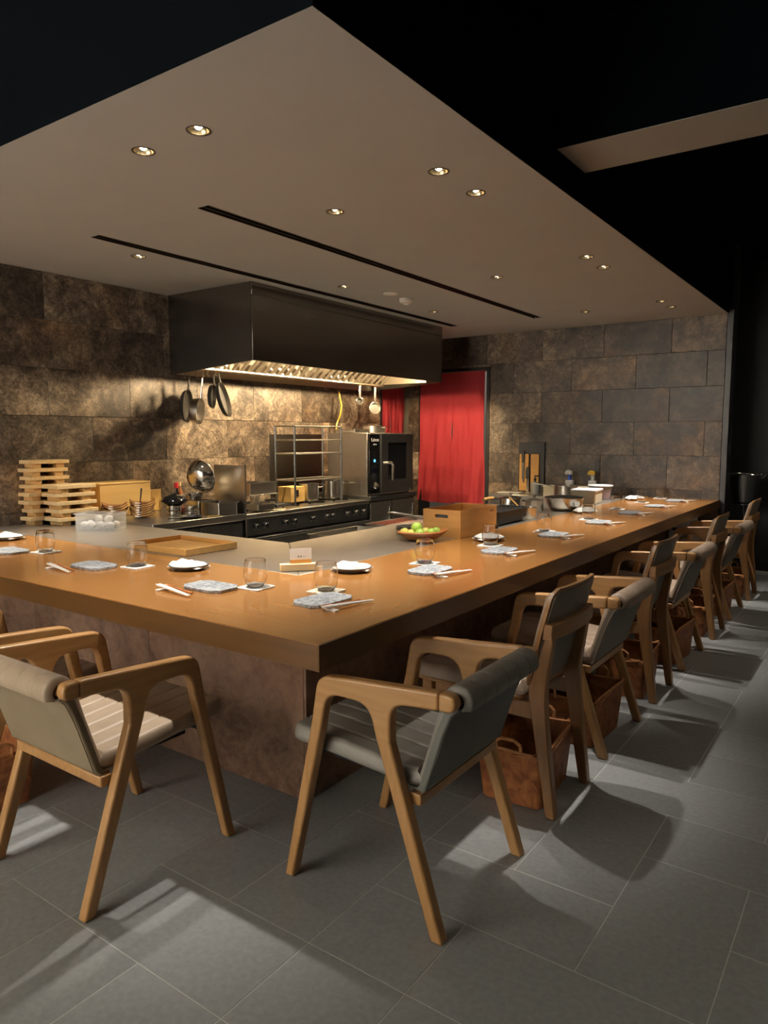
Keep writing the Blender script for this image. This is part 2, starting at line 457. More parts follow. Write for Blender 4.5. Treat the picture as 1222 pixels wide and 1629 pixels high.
# ------------------------------------------------------------------ floor
P_ = 0.2985; FX, FY = 0.357, 0.1775
fl = struct(MB().box(RX0 - 1.6, RX1, RY0, RY1 + 1.4, -0.12, -0.0008).build('floor', M['floor_grout'], smooth=False))
occ = set(); tiles = []
def put(i, j, w, h):
    for a in range(w):
        for b in range(h): occ.add((i + a, j + b))
    tiles.append((i, j, w, h))
for t_ in [(1, 0, 1, 2), (1, 2, 2, 1), (0, 1, 1, 2), (-1, 0, 2, 1), (0, -1, 2, 1), (2, 0, 2, 1), (2, 1, 2, 1), (-3, -2, 2, 1), (-2, -1, 1, 2), (-1, -1, 1, 1), (-3, -1, 1, 1),
           (-1, 1, 1, 2), (-4, -2, 1, 2), (-2, 1, 1, 1), (-1, -2, 1, 1), (0, -2, 1, 1), (1, -2, 2, 1), (0, 3, 2, 1), (2, 3, 1, 2), (0, 4, 1, 2), (1, 4, 1, 1)]:
    put(*t_)
rf = random.Random(3)
def cell_open(i, j):
    x = FX + (i + .5) * P_; y = FY + (j + .5) * P_
    if (i, j) in occ: return False
    if x < -0.75 and y > 0.75: return False
    return True
for j in range(-7, 20):
    for i in range(-10, 7):
        if not cell_open(i, j): continue
        x = FX + (i + .5) * P_; y = FY + (j + .5) * P_
        if y < -1.7 or (y < -.6 and x > 0.6): continue
        k = rf.random()
        if k < .5 and cell_open(i + 1, j): put(i, j, 2, 1)
        elif k < .93 and cell_open(i, j + 1): put(i, j, 1, 2)
        else: put(i, j, 1, 1)
tm = {}
G_ = 0.0016
for (i, j, w, h) in tiles:
    key = (w, h)
    if key not in tm:
        X = w * P_ / 2 - G_; Y = h * P_ / 2 - G_; e = 0.0012
        v = [(-X, -Y, -.0006), (X, -Y, -.0006), (X, Y, -.0006), (-X, Y, -.0006)]
        v2 = [(-X, -Y, -.0004), (X, -Y, -.0004), (X, Y, -.0004), (-X, Y, -.0004)]
        v3 = [(-X + e, -Y + e, 0), (X - e, -Y + e, 0), (X - e, Y - e, 0), (-X + e, Y - e, 0)]
        mb = MB().add(v + v2 + v3, [(8, 9, 10, 11)] + [(a, (a + 1) % 4, (a + 1) % 4 + 4, a + 4) for a in range(4)] + [(a + 4, (a + 1) % 4 + 4, (a + 1) % 4 + 8, a + 8) for a in range(4)])
        tm[key] = mb.mesh('floor_tile', M['floor_tile'], smooth=False)
    link('floor_tile', tm[key], fl, loc=(FX + (i + w / 2) * P_, FY + (j + h / 2) * P_, 0))

# ------------------------------------------------------------------ tiled walls
def rect_sub(r, h):
    a0, a1, b0, b1 = r; c0, c1, d0, d1 = h
    if c0 >= a1 or c1 <= a0 or d0 >= b1 or d1 <= b0: return [r]
    o = []
    if a0 < c0: o.append((a0, c0, b0, b1))
    if c1 < a1: o.append((c1, a1, b0, b1))
    m0, m1 = max(a0, c0), min(a1, c1)
    if b0 < d0: o.append((m0, m1, b0, d0))
    if d1 < b1: o.append((m0, m1, d1, b1))
    return o
def tiled(parent, u0, u1, z0, z1, phase, pitch, holes, place, ztop=2.343, rowh=0.3035):
    cache = {}
    k = 0
    while ztop - k * rowh > z0:
        b1 = min(ztop - k * rowh, z1); b0 = max(ztop - (k + 1) * rowh, z0)
        off = phase + (0 if k % 2 == 0 else pitch / 2)
        n0 = math.floor((u0 - off) / pitch)
        u = off + n0 * pitch
        while u < u1:
            rs = [(max(u, u0), min(u + pitch, u1), b0, b1)]
            for h in holes: rs = [q for r in rs for q in rect_sub(r, h)]
            for r in rs:
                w = r[1] - r[0]; h_ = r[3] - r[2]
                if w < 0.012 or h_ < 0.012: continue
                key = (round(w, 3), round(h_, 3))
                if key not in cache:
                    g = 0.0012; e = 0.001
                    X = w / 2 - g; Z = h_ / 2 - g
                    A = [(-X, -Z), (X, -Z), (X, Z), (-X, Z)]
                    Bq = [(-X + e, -Z + e), (X - e, -Z + e), (X - e, Z - e), (-X + e, Z - e)]
                    cache[key] = (A, Bq)
                A, Bq = cache[key]
                v = [place(a, -0.011, b) for a, b in A] + [place(a, -0.001, b) for a, b in A] + [place(a, 0, b) for a, b in Bq]
                f = [(8, 9, 10, 11)] + [(a, (a + 1) % 4, (a + 1) % 4 + 4, a + 4) for a in range(4)] + [(a + 4, (a + 1) % 4 + 4, (a + 1) % 4 + 8, a + 8) for a in range(4)]
                if key not in place.__dict__:
                    place.__dict__[key] = MB().add(v, f).mesh('wall_tile', M['wall_tile'], smooth=False)
                cu, cz = (r[0] + r[1]) / 2, (r[2] + r[3]) / 2
                link('wall_tile', place.__dict__[key], parent, loc=place.centre(cu, cz))
            u += pitch
        k += 1
class PL:
    def __init__(s, kind): s.kind = kind
    def __call__(s, u, d, z): return (WX * 0 + d, u, z) if s.kind == 'l' else (u, -d, z)
    def centre(s, u, z): return (WX, u, z) if s.kind == 'l' else (u, L_, z)

LD0, LDZ = 4.83, 2.02           # left-wall doorway with the short curtain
DX0, DX1, DZ = -3.10, -2.236, 2.017
wl = MB().box(WX - 0.16, WX - 0.0105, 0.26, LD0, -0.003, ZC + 0.05)
wl.box(WX - 0.16, WX - 0.0105, LD0, L_ + 0.16, LDZ, ZC + 0.05)
wl = struct(wl.build('wall_left', M['grout'], smooth=False))
tiled(wl, 0.26, L_ - 0.002, 0.0, ZC - 0.001, 1.16, 0.608, [(LD0, 9, -1, LDZ)], PL('l'))
wb = MB().box(WX - 0.16, DX0, L_ + 0.0105, L_ + 0.17, -0.003, ZC + 0.05)
wb.box(DX0, DX1, L_ + 0.0105, L_ + 0.17, DZ, ZC + 0.05)
wb.box(DX1, -0.004, L_ + 0.0105, L_ + 0.17, -0.003, ZC + 0.05)
wb = struct(wb.build('wall_back', M['grout'], smooth=False))
tiled(wb, WX + 0.002, -0.005, 0.0, ZC - 0.001, -0.451, 0.608, [(DX0, DX1, -1, DZ)], PL('b'))
# black end post of the tiled wall
struct(MB().box(-0.004, 0.045, L_ - 0.006, L_ + 0.17, -0.003, ZC + 0.03).build('trim_1', M['black'], bevel=0.003))
# doorway linings
def lining(name, parts, mat):
    mb = MB()
    for p_ in parts: mb.box(*p_)
    return struct(mb.build(name, mat, smooth=False))
lining('trim_2', [(DX0 - 0.0, DX0 + 0.035, L_ - 0.008, L_ + 0.175, -0.002, DZ), (DX1 - 0.035, DX1, L_ - 0.008, L_ + 0.175, -0.002, DZ), (DX0 + 0.035, DX1 - 0.035, L_ - 0.008, L_ + 0.175, DZ - 0.03, DZ)], M['black'])
lining('trim_3', [(WX - 0.165, WX + 0.006, LD0, LD0 + 0.03, -0.002, LDZ), (WX - 0.165, WX + 0.006, LD0 + 0.03, L_ + 0.0, LDZ - 0.03, LDZ)], M['black'])
# rooms behind the two curtains
cor = MB().box(WX - 1.5, -1.4, 7.4, 7.5, -0.003, 2.6).box(WX - 1.6, WX - 1.5, 3.6, 7.5, -0.003, 2.6).box(-1.5, -1.4, L_ + 0.17, 7.4, -0.003, 2.6).box(WX - 1.6, -1.4, 3.6, 7.5, 2.6, 2.7).box(WX - 1.5, WX - 0.16, 3.6, 3.7, -0.003, 2.6)
struct(cor.build('wall_corridor', M['corridor'], smooth=False))
# dark outer room
struct(MB().box(-1.40, RX1, RY1, RY1 + 0.15, -0.003, ZR).build('wall_far', M['char_paint'], smooth=False))
struct(MB().box(RX1, RX1 + 0.15, RY0, RY1 + 0.15, -0.003, ZR).build('wall_right', M['char_paint'], smooth=False))
struct(MB().box(RX0 - 0.16, 0.0, RY0 - 0.15, RY0, -0.003, ZR).build('wall_front', M['corridor'], smooth=False))  # unseen wall, made pale so its wash lights the counter front
struct(MB().box(0.0, RX1, RY0 - 0.15, RY0, -0.003, ZR).build('wall_entrance', M['char_paint'], smooth=False))  # rest of that unseen wall, charcoal so the fill stays left
struct(MB().box(RX0 - 0.16, RX0, RY0, 0.26, -0.003, ZR).build('wall_side', M['char_paint'], smooth=False))
struct(MB().box(-1.40, 0.045, L_ + 0.171, L_ + 0.18, -0.003, ZR).build('wall_return', M['char_paint'], smooth=False))
struct(MB().box(RX0 - 0.16, RX1, RY0, RY1 + 0.15, ZR, ZR + 0.1).build('ceiling_room', M['black_paint'], smooth=False))
# skirting of the dark wall
struct(MB().box(-1.39, RX1, RY1 - 0.012, RY1, 0, 0.07).build('baseboard_far', M['black'], smooth=False))

# ------------------------------------------------------------------ dropped ceiling with recesses
LIGHTS = [(-0.788, 0.319), (-1.094, 0.323), (-0.315, 1.121), (-0.314, 1.429), (-0.972, 1.283), (-2.43, 1.274), (-0.98, 2.971),
          (-0.313, 2.79), (-0.315, 3.095), (-1.984, 2.627), (-2.003, 3.861), (-0.967, 4.595), (-0.32, 4.466), (-0.318, 4.766),
          (-2.46, 0.32), (-2.77, 0.32)]
SLOTS = [(-1.455, -1.378), (-2.292, -2.215)]
ce = MB().box(WX - 0.15, 0.0, 0.0, L_ + 0.01, ZC, ZC + 0.12).build('ceiling', M['ceiling'], smooth=False)
cut = MB()
for x, y in LIGHTS: cut.lathe([(0, ZC - 0.05), (0.040, ZC - 0.05), (0.040, ZC + 0.085), (0, ZC + 0.085)], 20, (x, y, 0))
for a, b in SLOTS: cut.box(a, b, 0.88, 4.67, ZC - 0.05, ZC + 0.06)
cut = cut.build('cutter', None, smooth=False)
boolean_cut(ce, cut)
struct(ce)
for k_, (a, b) in enumerate(SLOTS):
    t = thing('ceiling_vent', ['long black slot diffuser in ceiling nearer the dining edge', 'long black slot diffuser in ceiling beside the hood'][k_], 'air vent', (0, 0, ZC), group='ceiling slot diffusers')
    MB().box(a + 0.0005, b - 0.0005, 0.8805, 4.6695, 0.03, 0.059).build('slot_back', M['slot_black'], t, smooth=False)
    for q in (0.0, 0.5, 1.0):
        w = (b - a - 0.001); x = a + 0.0005 + q * (w - 0.006)
        MB().box(x, x + 0.006, 0.8805, 4.6695, -0.001, 0.029).build('vane', M['trim_dark'], t, smooth=False)
# fascia and beam
fz = MB().box(-0.03, 0.0, 0.0, L_ + 0.17, ZC + 0.1205, ZR - 0.002).box(WX, -0.031, -0.0, 0.03, ZC + 0.1205, ZR - 0.002)
struct(fz.build('trim_4', M['black_paint'], smooth=False))
struct(MB().box(0.001, 0.004, 0.0, L_ + 0.0, ZC + 0.0005, ZC + 0.13).box(WX, 0.004, -0.004, -0.001, ZC + 0.0005, ZC + 0.13).build('trim_5', M['black_paint'], smooth=False))
BZ = 2.482
bm_ = struct(MB().box(0.003, RX1 - 0.001, 1.54, 1.87, BZ + 0.004, ZR - 0.001).build('trim_6', M['black_paint'], smooth=False))
MB().box(0.003, RX1 - 0.001, 1.541, 1.869, BZ, BZ + 0.003).build('beam_soffit', M['beam_grey'], bm_, smooth=False)  # grey plate under the beam, paler than its black sides

# ------------------------------------------------------------------ downlights
def spot(parent, loc, watts, col, angle=100, blend=0.9, rad=0.02, rot=(0, 0, 0)):
    d = bpy.data.lights.new('lamp_light', 'SPOT'); d.energy = watts; d.color = col
    d.spot_size = R(angle); d.spot_blend = blend; d.shadow_soft_size = rad
    o = bpy.data.objects.new('lamp_light', d); C.objects.link(o); o.location = loc; o.rotation_euler = rot
    if parent is not None: o.parent = parent
    return o
mesh_ring = MB().lathe([(0.0395, 0.002), (0.043, 0.0), (0.043, -0.002), (0.040, -0.003), (0.0365, -0.001), (0.036, 0.010), (0.0395, 0.010), (0.0395, 0.002)], 24).mesh('ring', M['trim_dark'])
mesh_refl = MB().lathe([(0.036, 0.0), (0.0345, 0.008), (0.029, 0.017), (0.018, 0.024), (0.0, 0.026)], 24).mesh('reflector', M['reflector'])
mesh_bulb = MB().lathe([(0.0, 0.004), (0.008, 0.005), (0.013, 0.010), (0.014, 0.0245), (0, 0.0255)], 16).mesh('bulb', M['bulb'])
WHERE = ['first of the counter-corner pair, nearest the ceiling corner', 'second of the pair over the left counter arm',
         'nearer light of the front pair along the right edge', 'farther light of the front pair along the right edge',
         'single light over the worktop near the front end of the slots', 'single light above the left wall before the hood',
         'single light over the worktop midway along the slot', 'nearer light of the middle pair along the right edge',
         'farther light of the middle pair along the right edge', 'light close to the hood front face, nearer one',
         'light close to the hood front face, farther one', 'single light over the worktop near the back wall',
         'nearer light of the pair closest to the back wall', 'farther light of the pair closest to the back wall',
         'pair beyond the left edge, nearer', 'pair beyond the left edge, farther']
for k_, (x, y) in enumerate(LIGHTS):
    t = thing('downlight', 'lit recessed downlight, ' + WHERE[k_], 'downlight', (x, y, ZC), group='recessed ceiling downlights')
    link('ring', mesh_ring, t); link('reflector', mesh_refl, t); link('bulb', mesh_bulb, t)
    spot(t, (0, 0, -0.006), LAMP_W * (0.7 if x < -0.9 and y > 0.9 else 1.0), LAMP_COL, 62, 0.8, 0.018)
# detector and flush disc on the ceiling
t = thing('smoke_detector', 'white round smoke detector on the ceiling near the hood', 'smoke detector', (-1.871, 3.242, ZC))
MB().lathe([(0, -0.001), (0.052, -0.001), (0.052, -0.024), (0.048, -0.030), (0, -0.030)], 28).build('body', M['smoke_white'], t)
MB().lathe([(0, -0.0305), (0.026, -0.0305), (0.022, -0.042), (0.012, -0.046), (0, -0.046)], 20).build('sensor_dome', M['smoke_white'], t)
tag(MB().lathe([(0, 0), (0.055, 0), (0.053, -0.006), (0.04, -0.009), (0, -0.009)], 28).build('ceiling_disc', M['smoke_white'], loc=(-1.858, 3.015, ZC - 0.0005)), 'flat peach white disc flush on ceiling beside the smoke detector', 'ceiling disc')

# unseen lamps of the dark outer room; the wall washers are added for fill
for k_, (x, y, w, rx, ry) in enumerate([(2.3, 0.6, 0.15, 0, 0), (2.3, 3.4, 0.35, 0, 0), (-0.4, -2.9, 56.0, -45, 0), (-1.5, -2.9, 78.0, -45, 0), (-2.6, -2.9, 76.0, -45, 0), (1.6, 5.2, 0.5, 0, 0)]):
    t = thing('unseen_room_lamp', 'unseen round black ceiling spotlight of the dark dining room ' + ['right of the beam', 'past the beam', 'washing the pale wall as fill, right one', 'washing the pale wall as fill, middle one', 'washing the pale wall as fill, left one', 'by the dark wall'][k_], 'downlight', (x, y, ZR), group='spotlights of the outer room')
    MB().lathe([(0, -0.001), (0.17, -0.001), (0.17, -0.05), (0.164, -0.05), (0.160, -0.02), (0, -0.02)], 28).build('can', M['black'], t)
    MB().lathe([(0, -0.022), (0.158, -0.022), (0.158, -0.03), (0, -0.032)], 24).build('diffuser', M['bulb'], t)
    spot(t, (0, 0, -0.052), ROOM_W * w, LAMP_COL, 110 if rx else 140, 1.0, 0.10, (R(rx), 0, 0))
# light in the back room behind the curtain
d = bpy.data.lights.new('corridor_light', 'POINT'); d.energy = 7; d.color = (1, 0.93, 0.84); d.shadow_soft_size = 0.08
o = bpy.data.objects.new('corridor_light', d); C.objects.link(o); o.location = (-2.75, 6.5, 2.3)

# ------------------------------------------------------------------ counter
WW = 0.69          # width of timber band
IX, IY = -1.33, 1.325   # inner steel edges
CL = WX + 0.0015
t = thing('timber_counter', 'long L shaped polished brown timber dining counter top', 'counter', (0, 0, HC - TC))
MB().prism([(-WW, WW), (0, 0), (0, L_ - 0.002), (-WW, L_ - 0.002)], 0, TC, 'z').build('counter_plank', M['counter_y'], t, bevel=0.0025, skip=lambda c: abs(c.x + c.y) < .002 and c.x < .001)
MB().prism([(CL, 0), (-0.0002, 0), (-WW - 0.0002, WW), (CL, WW)], 0, TC, 'z').build('counter_plank', M['counter_x'], t, bevel=0.0025, skip=lambda c: abs(c.x + c.y) < .002)
eb = M['edge'] = noisy('shade-darkened timber edge', (0.070, 0.032, 0.009), (0.092, 0.043, 0.012), (1.5, 1.5, 30), rough=0.3, spec=0.35, detail=8)  # the timber edge's shade is put into this darker strip colour
MB().box(0.0004, 0.004, -0.004, L_ - 0.002, 0.0005, TC - 0.0015).build('shaded_edge', eb, t, bevel=0.001, smooth=False)
MB().box(CL, 0.0003, -0.004, -0.0004, 0.0005, TC - 0.0015).build('shaded_edge', eb, t, bevel=0.001, smooth=False)
t = thing('steel_worktop', 'wide brushed steel worktop inside the timber counter', 'worktop', (0, 0, HC - 0.05))
MB().prism([(IX, IY), (-WW - 0.002, WW + 0.002), (-WW - 0.002, L_ - 0.002), (IX, L_ - 0.002)], 0, 0.05, 'z').build('steel_sheet', M['steel_top'], t, bevel=0.004)
MB().prism([(CL, WW + 0.002), (-WW - 0.003, WW + 0.002), (IX - 0.001, IY), (CL, IY)], 0, 0.05, 'z').build('steel_sheet', M['steel_top'], t, bevel=0.004)
# base
t = thing('counter_base', 'rust brown stone clad base under the dining counter', 'counter base')
zt = HC - TC - 0.0005
MB().prism([(-BD - 0.012, BD + 0.012), (-BD - 0.012, L_ - 0.002), (IX + 0.03, L_ - 0.002), (IX + 0.03, IY - 0.03), (CL, IY - 0.03), (CL, BD + 0.012)], 0.0, HC - TC - 0.0512 + 0.05, 'z').build('carcass', M['steel_dark'], t, smooth=False)
ys = [BD, 1.09, 1.99, 2.89, 3.79, 4.69, L_ - 0.003]
for a, b in zip(ys, ys[1:]): MB().box(-BD - 0.0115, -BD, a + 0.001, b - 0.001, 0.001, zt).build('panel', M['base_tile'], t, bevel=0.0012, smooth=False)
xs = [-BD - 0.012, -1.298, -2.188, -3.078, CL]
for a, b in zip(xs, xs[1:]): MB().box(b + 0.001, a - 0.001, BD, BD + 0.0115, 0.001, zt).build('panel', M['base_tile'], t, bevel=0.0012, smooth=False)
# socket plate low on the back wall, under the far counter end
t = thing('socket_panel', 'pale metal socket panel under the far counter end', 'socket panel', (-0.29, L_ - 0.001, 0.45))
MB().box(-0.12, 0.12, -0.006, 0, -0.20, 0.20).build('plate', M['steel_pot'], t, bevel=0.002)
for q in (0.12, 0.02, -0.08):
    MB().box(-0.09, -0.055, -0.008, -0.0061, q - 0.012, q + 0.012).build('socket', M['black'], t)

# ------------------------------------------------------------------ chairs
# local frame: +x = away from the counter (chair back), y across, z up, origin on floor
def side_profile():
    arm = fillet([(-.0835, .50, 0), (-.060, .637, .05), (.02, .6455, .03), (.332, .668, 0), (.332, .621, 0), (.186, .609, .05), (.1875, .50, 0), (.142, .50, 0), (.116, .592, .05), (-.028, .592, .05), (-.045, .50, 0)], 7)
    return arm
def quad_leg(xt0, xt1, zt_, xb0, xb1): return [(xb0, 0), (xb1, 0), (xt1, zt_), (xt0, zt_)]
def pad_surface(path, thick, half, nch, groove, side_round=0.012, wscale=None, under=-0.002):
    """padded channelled cushion along a profile path [(x,z)] -> outer & inner fns (u across, v along)"""
    pts = [Vector((p[0], p[1])) for p in path]
    d = [0]
    for a, b in zip(pts, pts[1:]): d.append(d[-1] + (b - a).length)
    T = d[-1]
    def at(v):
        s_ = v * T
        for i in range(len(d) - 1):
            if s_ <= d[i + 1] + 1e-9:
                k = (s_ - d[i]) / (d[i + 1] - d[i]); p = pts[i].lerp(pts[i + 1], k)
                # smooth tangent
                i0 = max(i - 1, 0); i1 = min(i + 2, len(pts) - 1)
                t0 = (pts[i + 1] - pts[i0]).normalized(); t1 = (pts[i1] - pts[i]).normalized()
                tg = t0.lerp(t1, k).normalized()
                return p, tg
        return pts[-1], (pts[-1] - pts[-2]).normalized()
    def mk(sign):
        def fn(u, v):
            p, tg = at(v); n = Vector((-tg.y, tg.x))
            h = half if wscale is None else half * wscale(v)
            y = (u * 2 - 1) * h
            e = 1.0
            edge = min((1 - abs(u * 2 - 1)) * h, side_round) / side_round
            endd = min(min(v, 1 - v) * T, side_round) / side_round
            e = math.sqrt(max(0.0, 1 - (1 - edge) ** 2)) * math.sqrt(max(0.0, 1 - (1 - endd) ** 2))
            if sign > 0:
                ph = (u * nch) % 1.0; dd = min(ph, 1 - ph) * (2 * h / nch)
                if u < 0.5 / nch or u > 1 - 0.5 / nch: dd = (2 * h / nch) if (u < 0.001 or u > 0.999) else dd
                off = thick * (0.25 + 0.75 * e) - groove * math.exp(-(dd / 0.0035) ** 2)
            else:
                off = -under * e
            q = p + n * off
            return (q.x, y, q.y)
        return fn
    return mk(1), mk(-1)
def front_round(v):
    q = min(v * 0.48 / 0.055, 1.0)
    return 1 - 0.17 * (1 - math.sqrt(max(0.0, 1 - (1 - q) ** 2)))
def armchair(label, leather, hide):
    t = thing('armchair', label, 'chair', group='dining chairs around the counter')
    W0, W1 = 0.222, 0.257
    arm = side_profile()
    for s in (-1, 1):
        a, b = sorted((s * W0, s * W1))
        MB().prism(arm, a, b, 'y').build('armrest', M['oak_x'], t, bevel=0.007, seg=3, skip=lambda c: abs(c.z - .5) < .002)
        capb = fillet([(.3325, .668, 0), (.378, .668, .022), (.380, .622, .022), (.3325, .621, 0)], 6)
        MB().prism(capb, a, b, 'y').build('arm_end', M['oak_x'], t, bevel=0.007, seg=3)
        MB().prism(quad_leg(-.0835, -.045, .5, -.195, -.163), a, b, 'y').build('leg', M['oak_z'], t, bevel=0.007, seg=3, skip=lambda c: c.z > .49)
        MB().prism(quad_leg(.142, .1875, .5, .314, .350), a, b, 'y').build('leg', M['oak_z'], t, bevel=0.007, seg=3, skip=lambda c: c.z > .49)
    hw = 0.212
    seat = [(.264, .398), (.235, .388), (.20, .387), (.10, .394), (.0, .402), (-.10, .409), (-.15, .411), (-.185, .411), (-.212, .409)]
    fo, fi = pad_surface(seat[::-1], 0.038, hw, 6, 0.0045, 0.020, front_round, 0.012)
    MB().shell(fo, fi, 84, 30).build('seat', leather, t)
    back = [(.2625, .392), (.272, .42), (.29, .475), (.31, .54), (.327, .60), (.337, .632), (.345, .650), (.357, .658), (.372, .655), (.381, .643), (.381, .630), (.374, .618)]
    fo, fi = pad_surface(back, 0.022, hw, 6, 0.0032)
    MB().shell(fo, fi, 84, 40).build('backrest', leather, t)
    # outer hide panel with welted side edge
    op = [(.374, .622), (.352, .60), (.327, .54), (.306, .475), (.286, .41), (.277, .382), (.268, .374), (.24, .375)]
    def hf(off):
        n = len(op) - 1
        def fn(u, v):
            k = min(int(v * n), n - 1); f = v * n - k
            x = op[k][0] * (1 - f) + op[k + 1][0] * f; z = op[k][1] * (1 - f) + op[k + 1][1] * f
            return (x - off, (u * 2 - 1) * (hw + 0.002), z + off * 0.3)
        return fn
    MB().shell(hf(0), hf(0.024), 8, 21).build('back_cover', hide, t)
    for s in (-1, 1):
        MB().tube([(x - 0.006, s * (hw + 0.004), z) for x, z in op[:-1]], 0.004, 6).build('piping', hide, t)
    # rails under the seat
    MB().box(.225, .262, -W0 + 0.001, W0 - 0.001, .335, .366).build('seat_rail', M['oak_x'], t, bevel=0.004)
    MB().box(-.125, -.095, -W0 + 0.001, W0 - 0.001, .375, .400).build('seat_rail', M['steel_dark'], t, bevel=0.003)
    for s in (-1, 1):
        MB().box(-.094, .224, s * .13 - .014, s * .13 + .014, .350, .372).build('runner', M['black'], t, bevel=0.003)
    MB().tube([(.36, -W0 + .0115, .638), (.36, W0 - .0115, .638)], 0.014, 10).build('top_rail', M['oak_x'], t)
    index_kids(t)
    return t
def side_chair(label, leather):
    t = thing('side_chair', label, 'chair', group='dining chairs around the counter')
    for s in (-1, 1):
        a, b = sorted((s * 0.142, s * 0.178))
        out = fillet([(.318, 0, 0), (.352, 0, 0), (.312, .34, .2), (.306, .445, .10), (.332, .628, 0), (.296, .628, 0), (.240, .455, .10), (.258, .34, .2)], 5)
        MB().prism(out, a, b, 'y').build('leg', M['shaded_oak_z'], t, bevel=0.005)
        a, b = sorted((s * 0.158, s * 0.192))
        MB().prism([(-.168, 0), (-.138, 0), (-.128, .405), (-.172, .405)], a, b, 'y').build('leg', M['shaded_oak_z'], t, bevel=0.005)
        a, b = sorted((s * 0.150, s * 0.172))
        MB().box(-.1275, .2585, a, b, .335, .395).build('side_rail', M['shaded_oak_z'], t, bevel=0.004)
    MB().box(-.166, -.146, -.1575, .1575, .340, .400).build('front_rail', M['shaded_oak_x'], t, bevel=0.004)
    # crest rail hugging the bowed back
    def bow(y, d): return d * (1 - (y / 0.2) ** 2)
    n = 16
    def rail(u, v):
        y = (u * 2 - 1) * 0.197; a = v * 2 * PI
        cx, cz = math.cos(a), math.sin(a)
        k = max(abs(cx), abs(cz))
        return (.318 + bow(y, .020) + cx / k * .0155, y, .655 + cz / k * .026)
    mb = MB().grid(rail, n, 16)
    mb.f.append(tuple(j * (n + 1) for j in range(16))); mb.f.append(tuple(j * (n + 1) + n for j in range(15, -1, -1)))
    mb.build('crest_rail', M['shaded_oak_x'], t, bevel=0.002)
    # bent plywood back with leather pad
    def panel(x_off, z0, z1, half, rnd):
        def fn(u, v):
            z = z0 + (z1 - z0) * v
            e0 = min(v * (z1 - z0), rnd) / rnd; e1 = min((1 - v) * (z1 - z0), rnd) / rnd
            h = half - rnd * (1 - math.sqrt(max(0, 1 - (1 - min(e0, e1)) ** 2)))
            h *= 0.90 + 0.10 * min(1, v * 1.8)
            y = (u * 2 - 1) * h
            x = .232 + (z - .445) * .262 + bow(y, .020) + x_off
            return (x, y, z)
        return fn
    MB().shell(panel(0.0, .440, .800, .200, .035), panel(.014, .440, .800, .200, .035), 14, 22).build('back_panel', M['shaded_oak_x'], t)
    fo = panel(-.020, .455, .792, .192, .033); fi = panel(-.0005, .450, .795, .194, .033)
    def fo2(u, v):
        p = fo(u, v); e = min(1, min(u, 1 - u) * 14) * min(1, min(v, 1 - v) * 14)
        return (p[0] + .016 * (1 - math.sqrt(max(0, 1 - (1 - e) ** 2))), p[1], p[2])
    MB().shell(fo2, fi, 28, 28).build('back_pad', leather, t)
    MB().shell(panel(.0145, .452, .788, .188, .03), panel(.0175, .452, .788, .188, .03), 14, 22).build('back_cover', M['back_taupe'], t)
    # seat: ply base and padded top
    base = rrect(-.215, .235, -.200, .200, .05)
    MB().prism(base, .402, .416, 'z').build('seat_base', M['shaded_oak_x'], t, bevel=0.003)
    seat = [(-.228, .428), (-.22, .421), (-.16, .4175), (.0, .4175), (.12, .4175), (.215, .4175), (.236, .425)]
    def ws(v): return (1.0 - 0.10 * v) * front_round(v)
    fo, fi = pad_surface(seat, 0.044, .208, 7, .006, 0.03, ws)
    MB().shell(fo, fi, 63, 24).build('seat', leather, t)
    for s in (-1, 1):
        MB().box(-.10, .18, s * .10 - .012, s * .10 + .012, .380, .4015).build('runner', M['black'], t, bevel=0.003)
    index_kids(t)
    return t

A0 = armchair('grey leather oak armchair with no basket, at the counter corner', M['leather_grey'], M['back_grey_shaded'])
A0.location = (0, 0.318, 0)
A1 = armchair('tan leather oak armchair on the left side, nearest the viewer', M['leather_tan'], M['back_tan'])
A1.location = (-0.733, -0.065, 0); A1.rotation_euler = (0, 0, -PI / 2)
A2 = armchair('taupe oak armchair, second armchair along the right counter side', M['leather_taupe'], M['back_taupe'])
A2.location = (-0.005, 1.622, 0)
dup(A2, (-0.008, 2.97, 0), 0, 'taupe oak armchair, third armchair along the right counter side')
dup(A2, (-0.002, 4.34, 0), 0, 'taupe oak armchair, farthest armchair along the right counter side')
dup(A2, (-2.20, -0.06, 0), -PI / 2, 'armchair at the left frame edge with only a dark arm showing')
B0 = side_chair('armless wooden chair just behind the grey armchair on the right', M['leather_taupe'])
B0.location = (0, 0.984, 0)
dup(B0, (-0.01, 2.29, 0), 0, 'armless wooden chair, second armless one along the right side')
dup(B0, (0.0, 3.66, 0), 0, 'armless wooden chair, third armless one along the right side')
dup(B0, (0.005, 5.02, 0), 0, 'armless wooden chair farthest along the right, by the ice bucket')
A3 = dup(A2, (-1.365, -0.09, 0), -PI / 2, 'taupe armchair left of the tan one, cut by the frame')
dup(B0, (-2.0, 0.1, 0), -PI / 2, 'x') if False else None

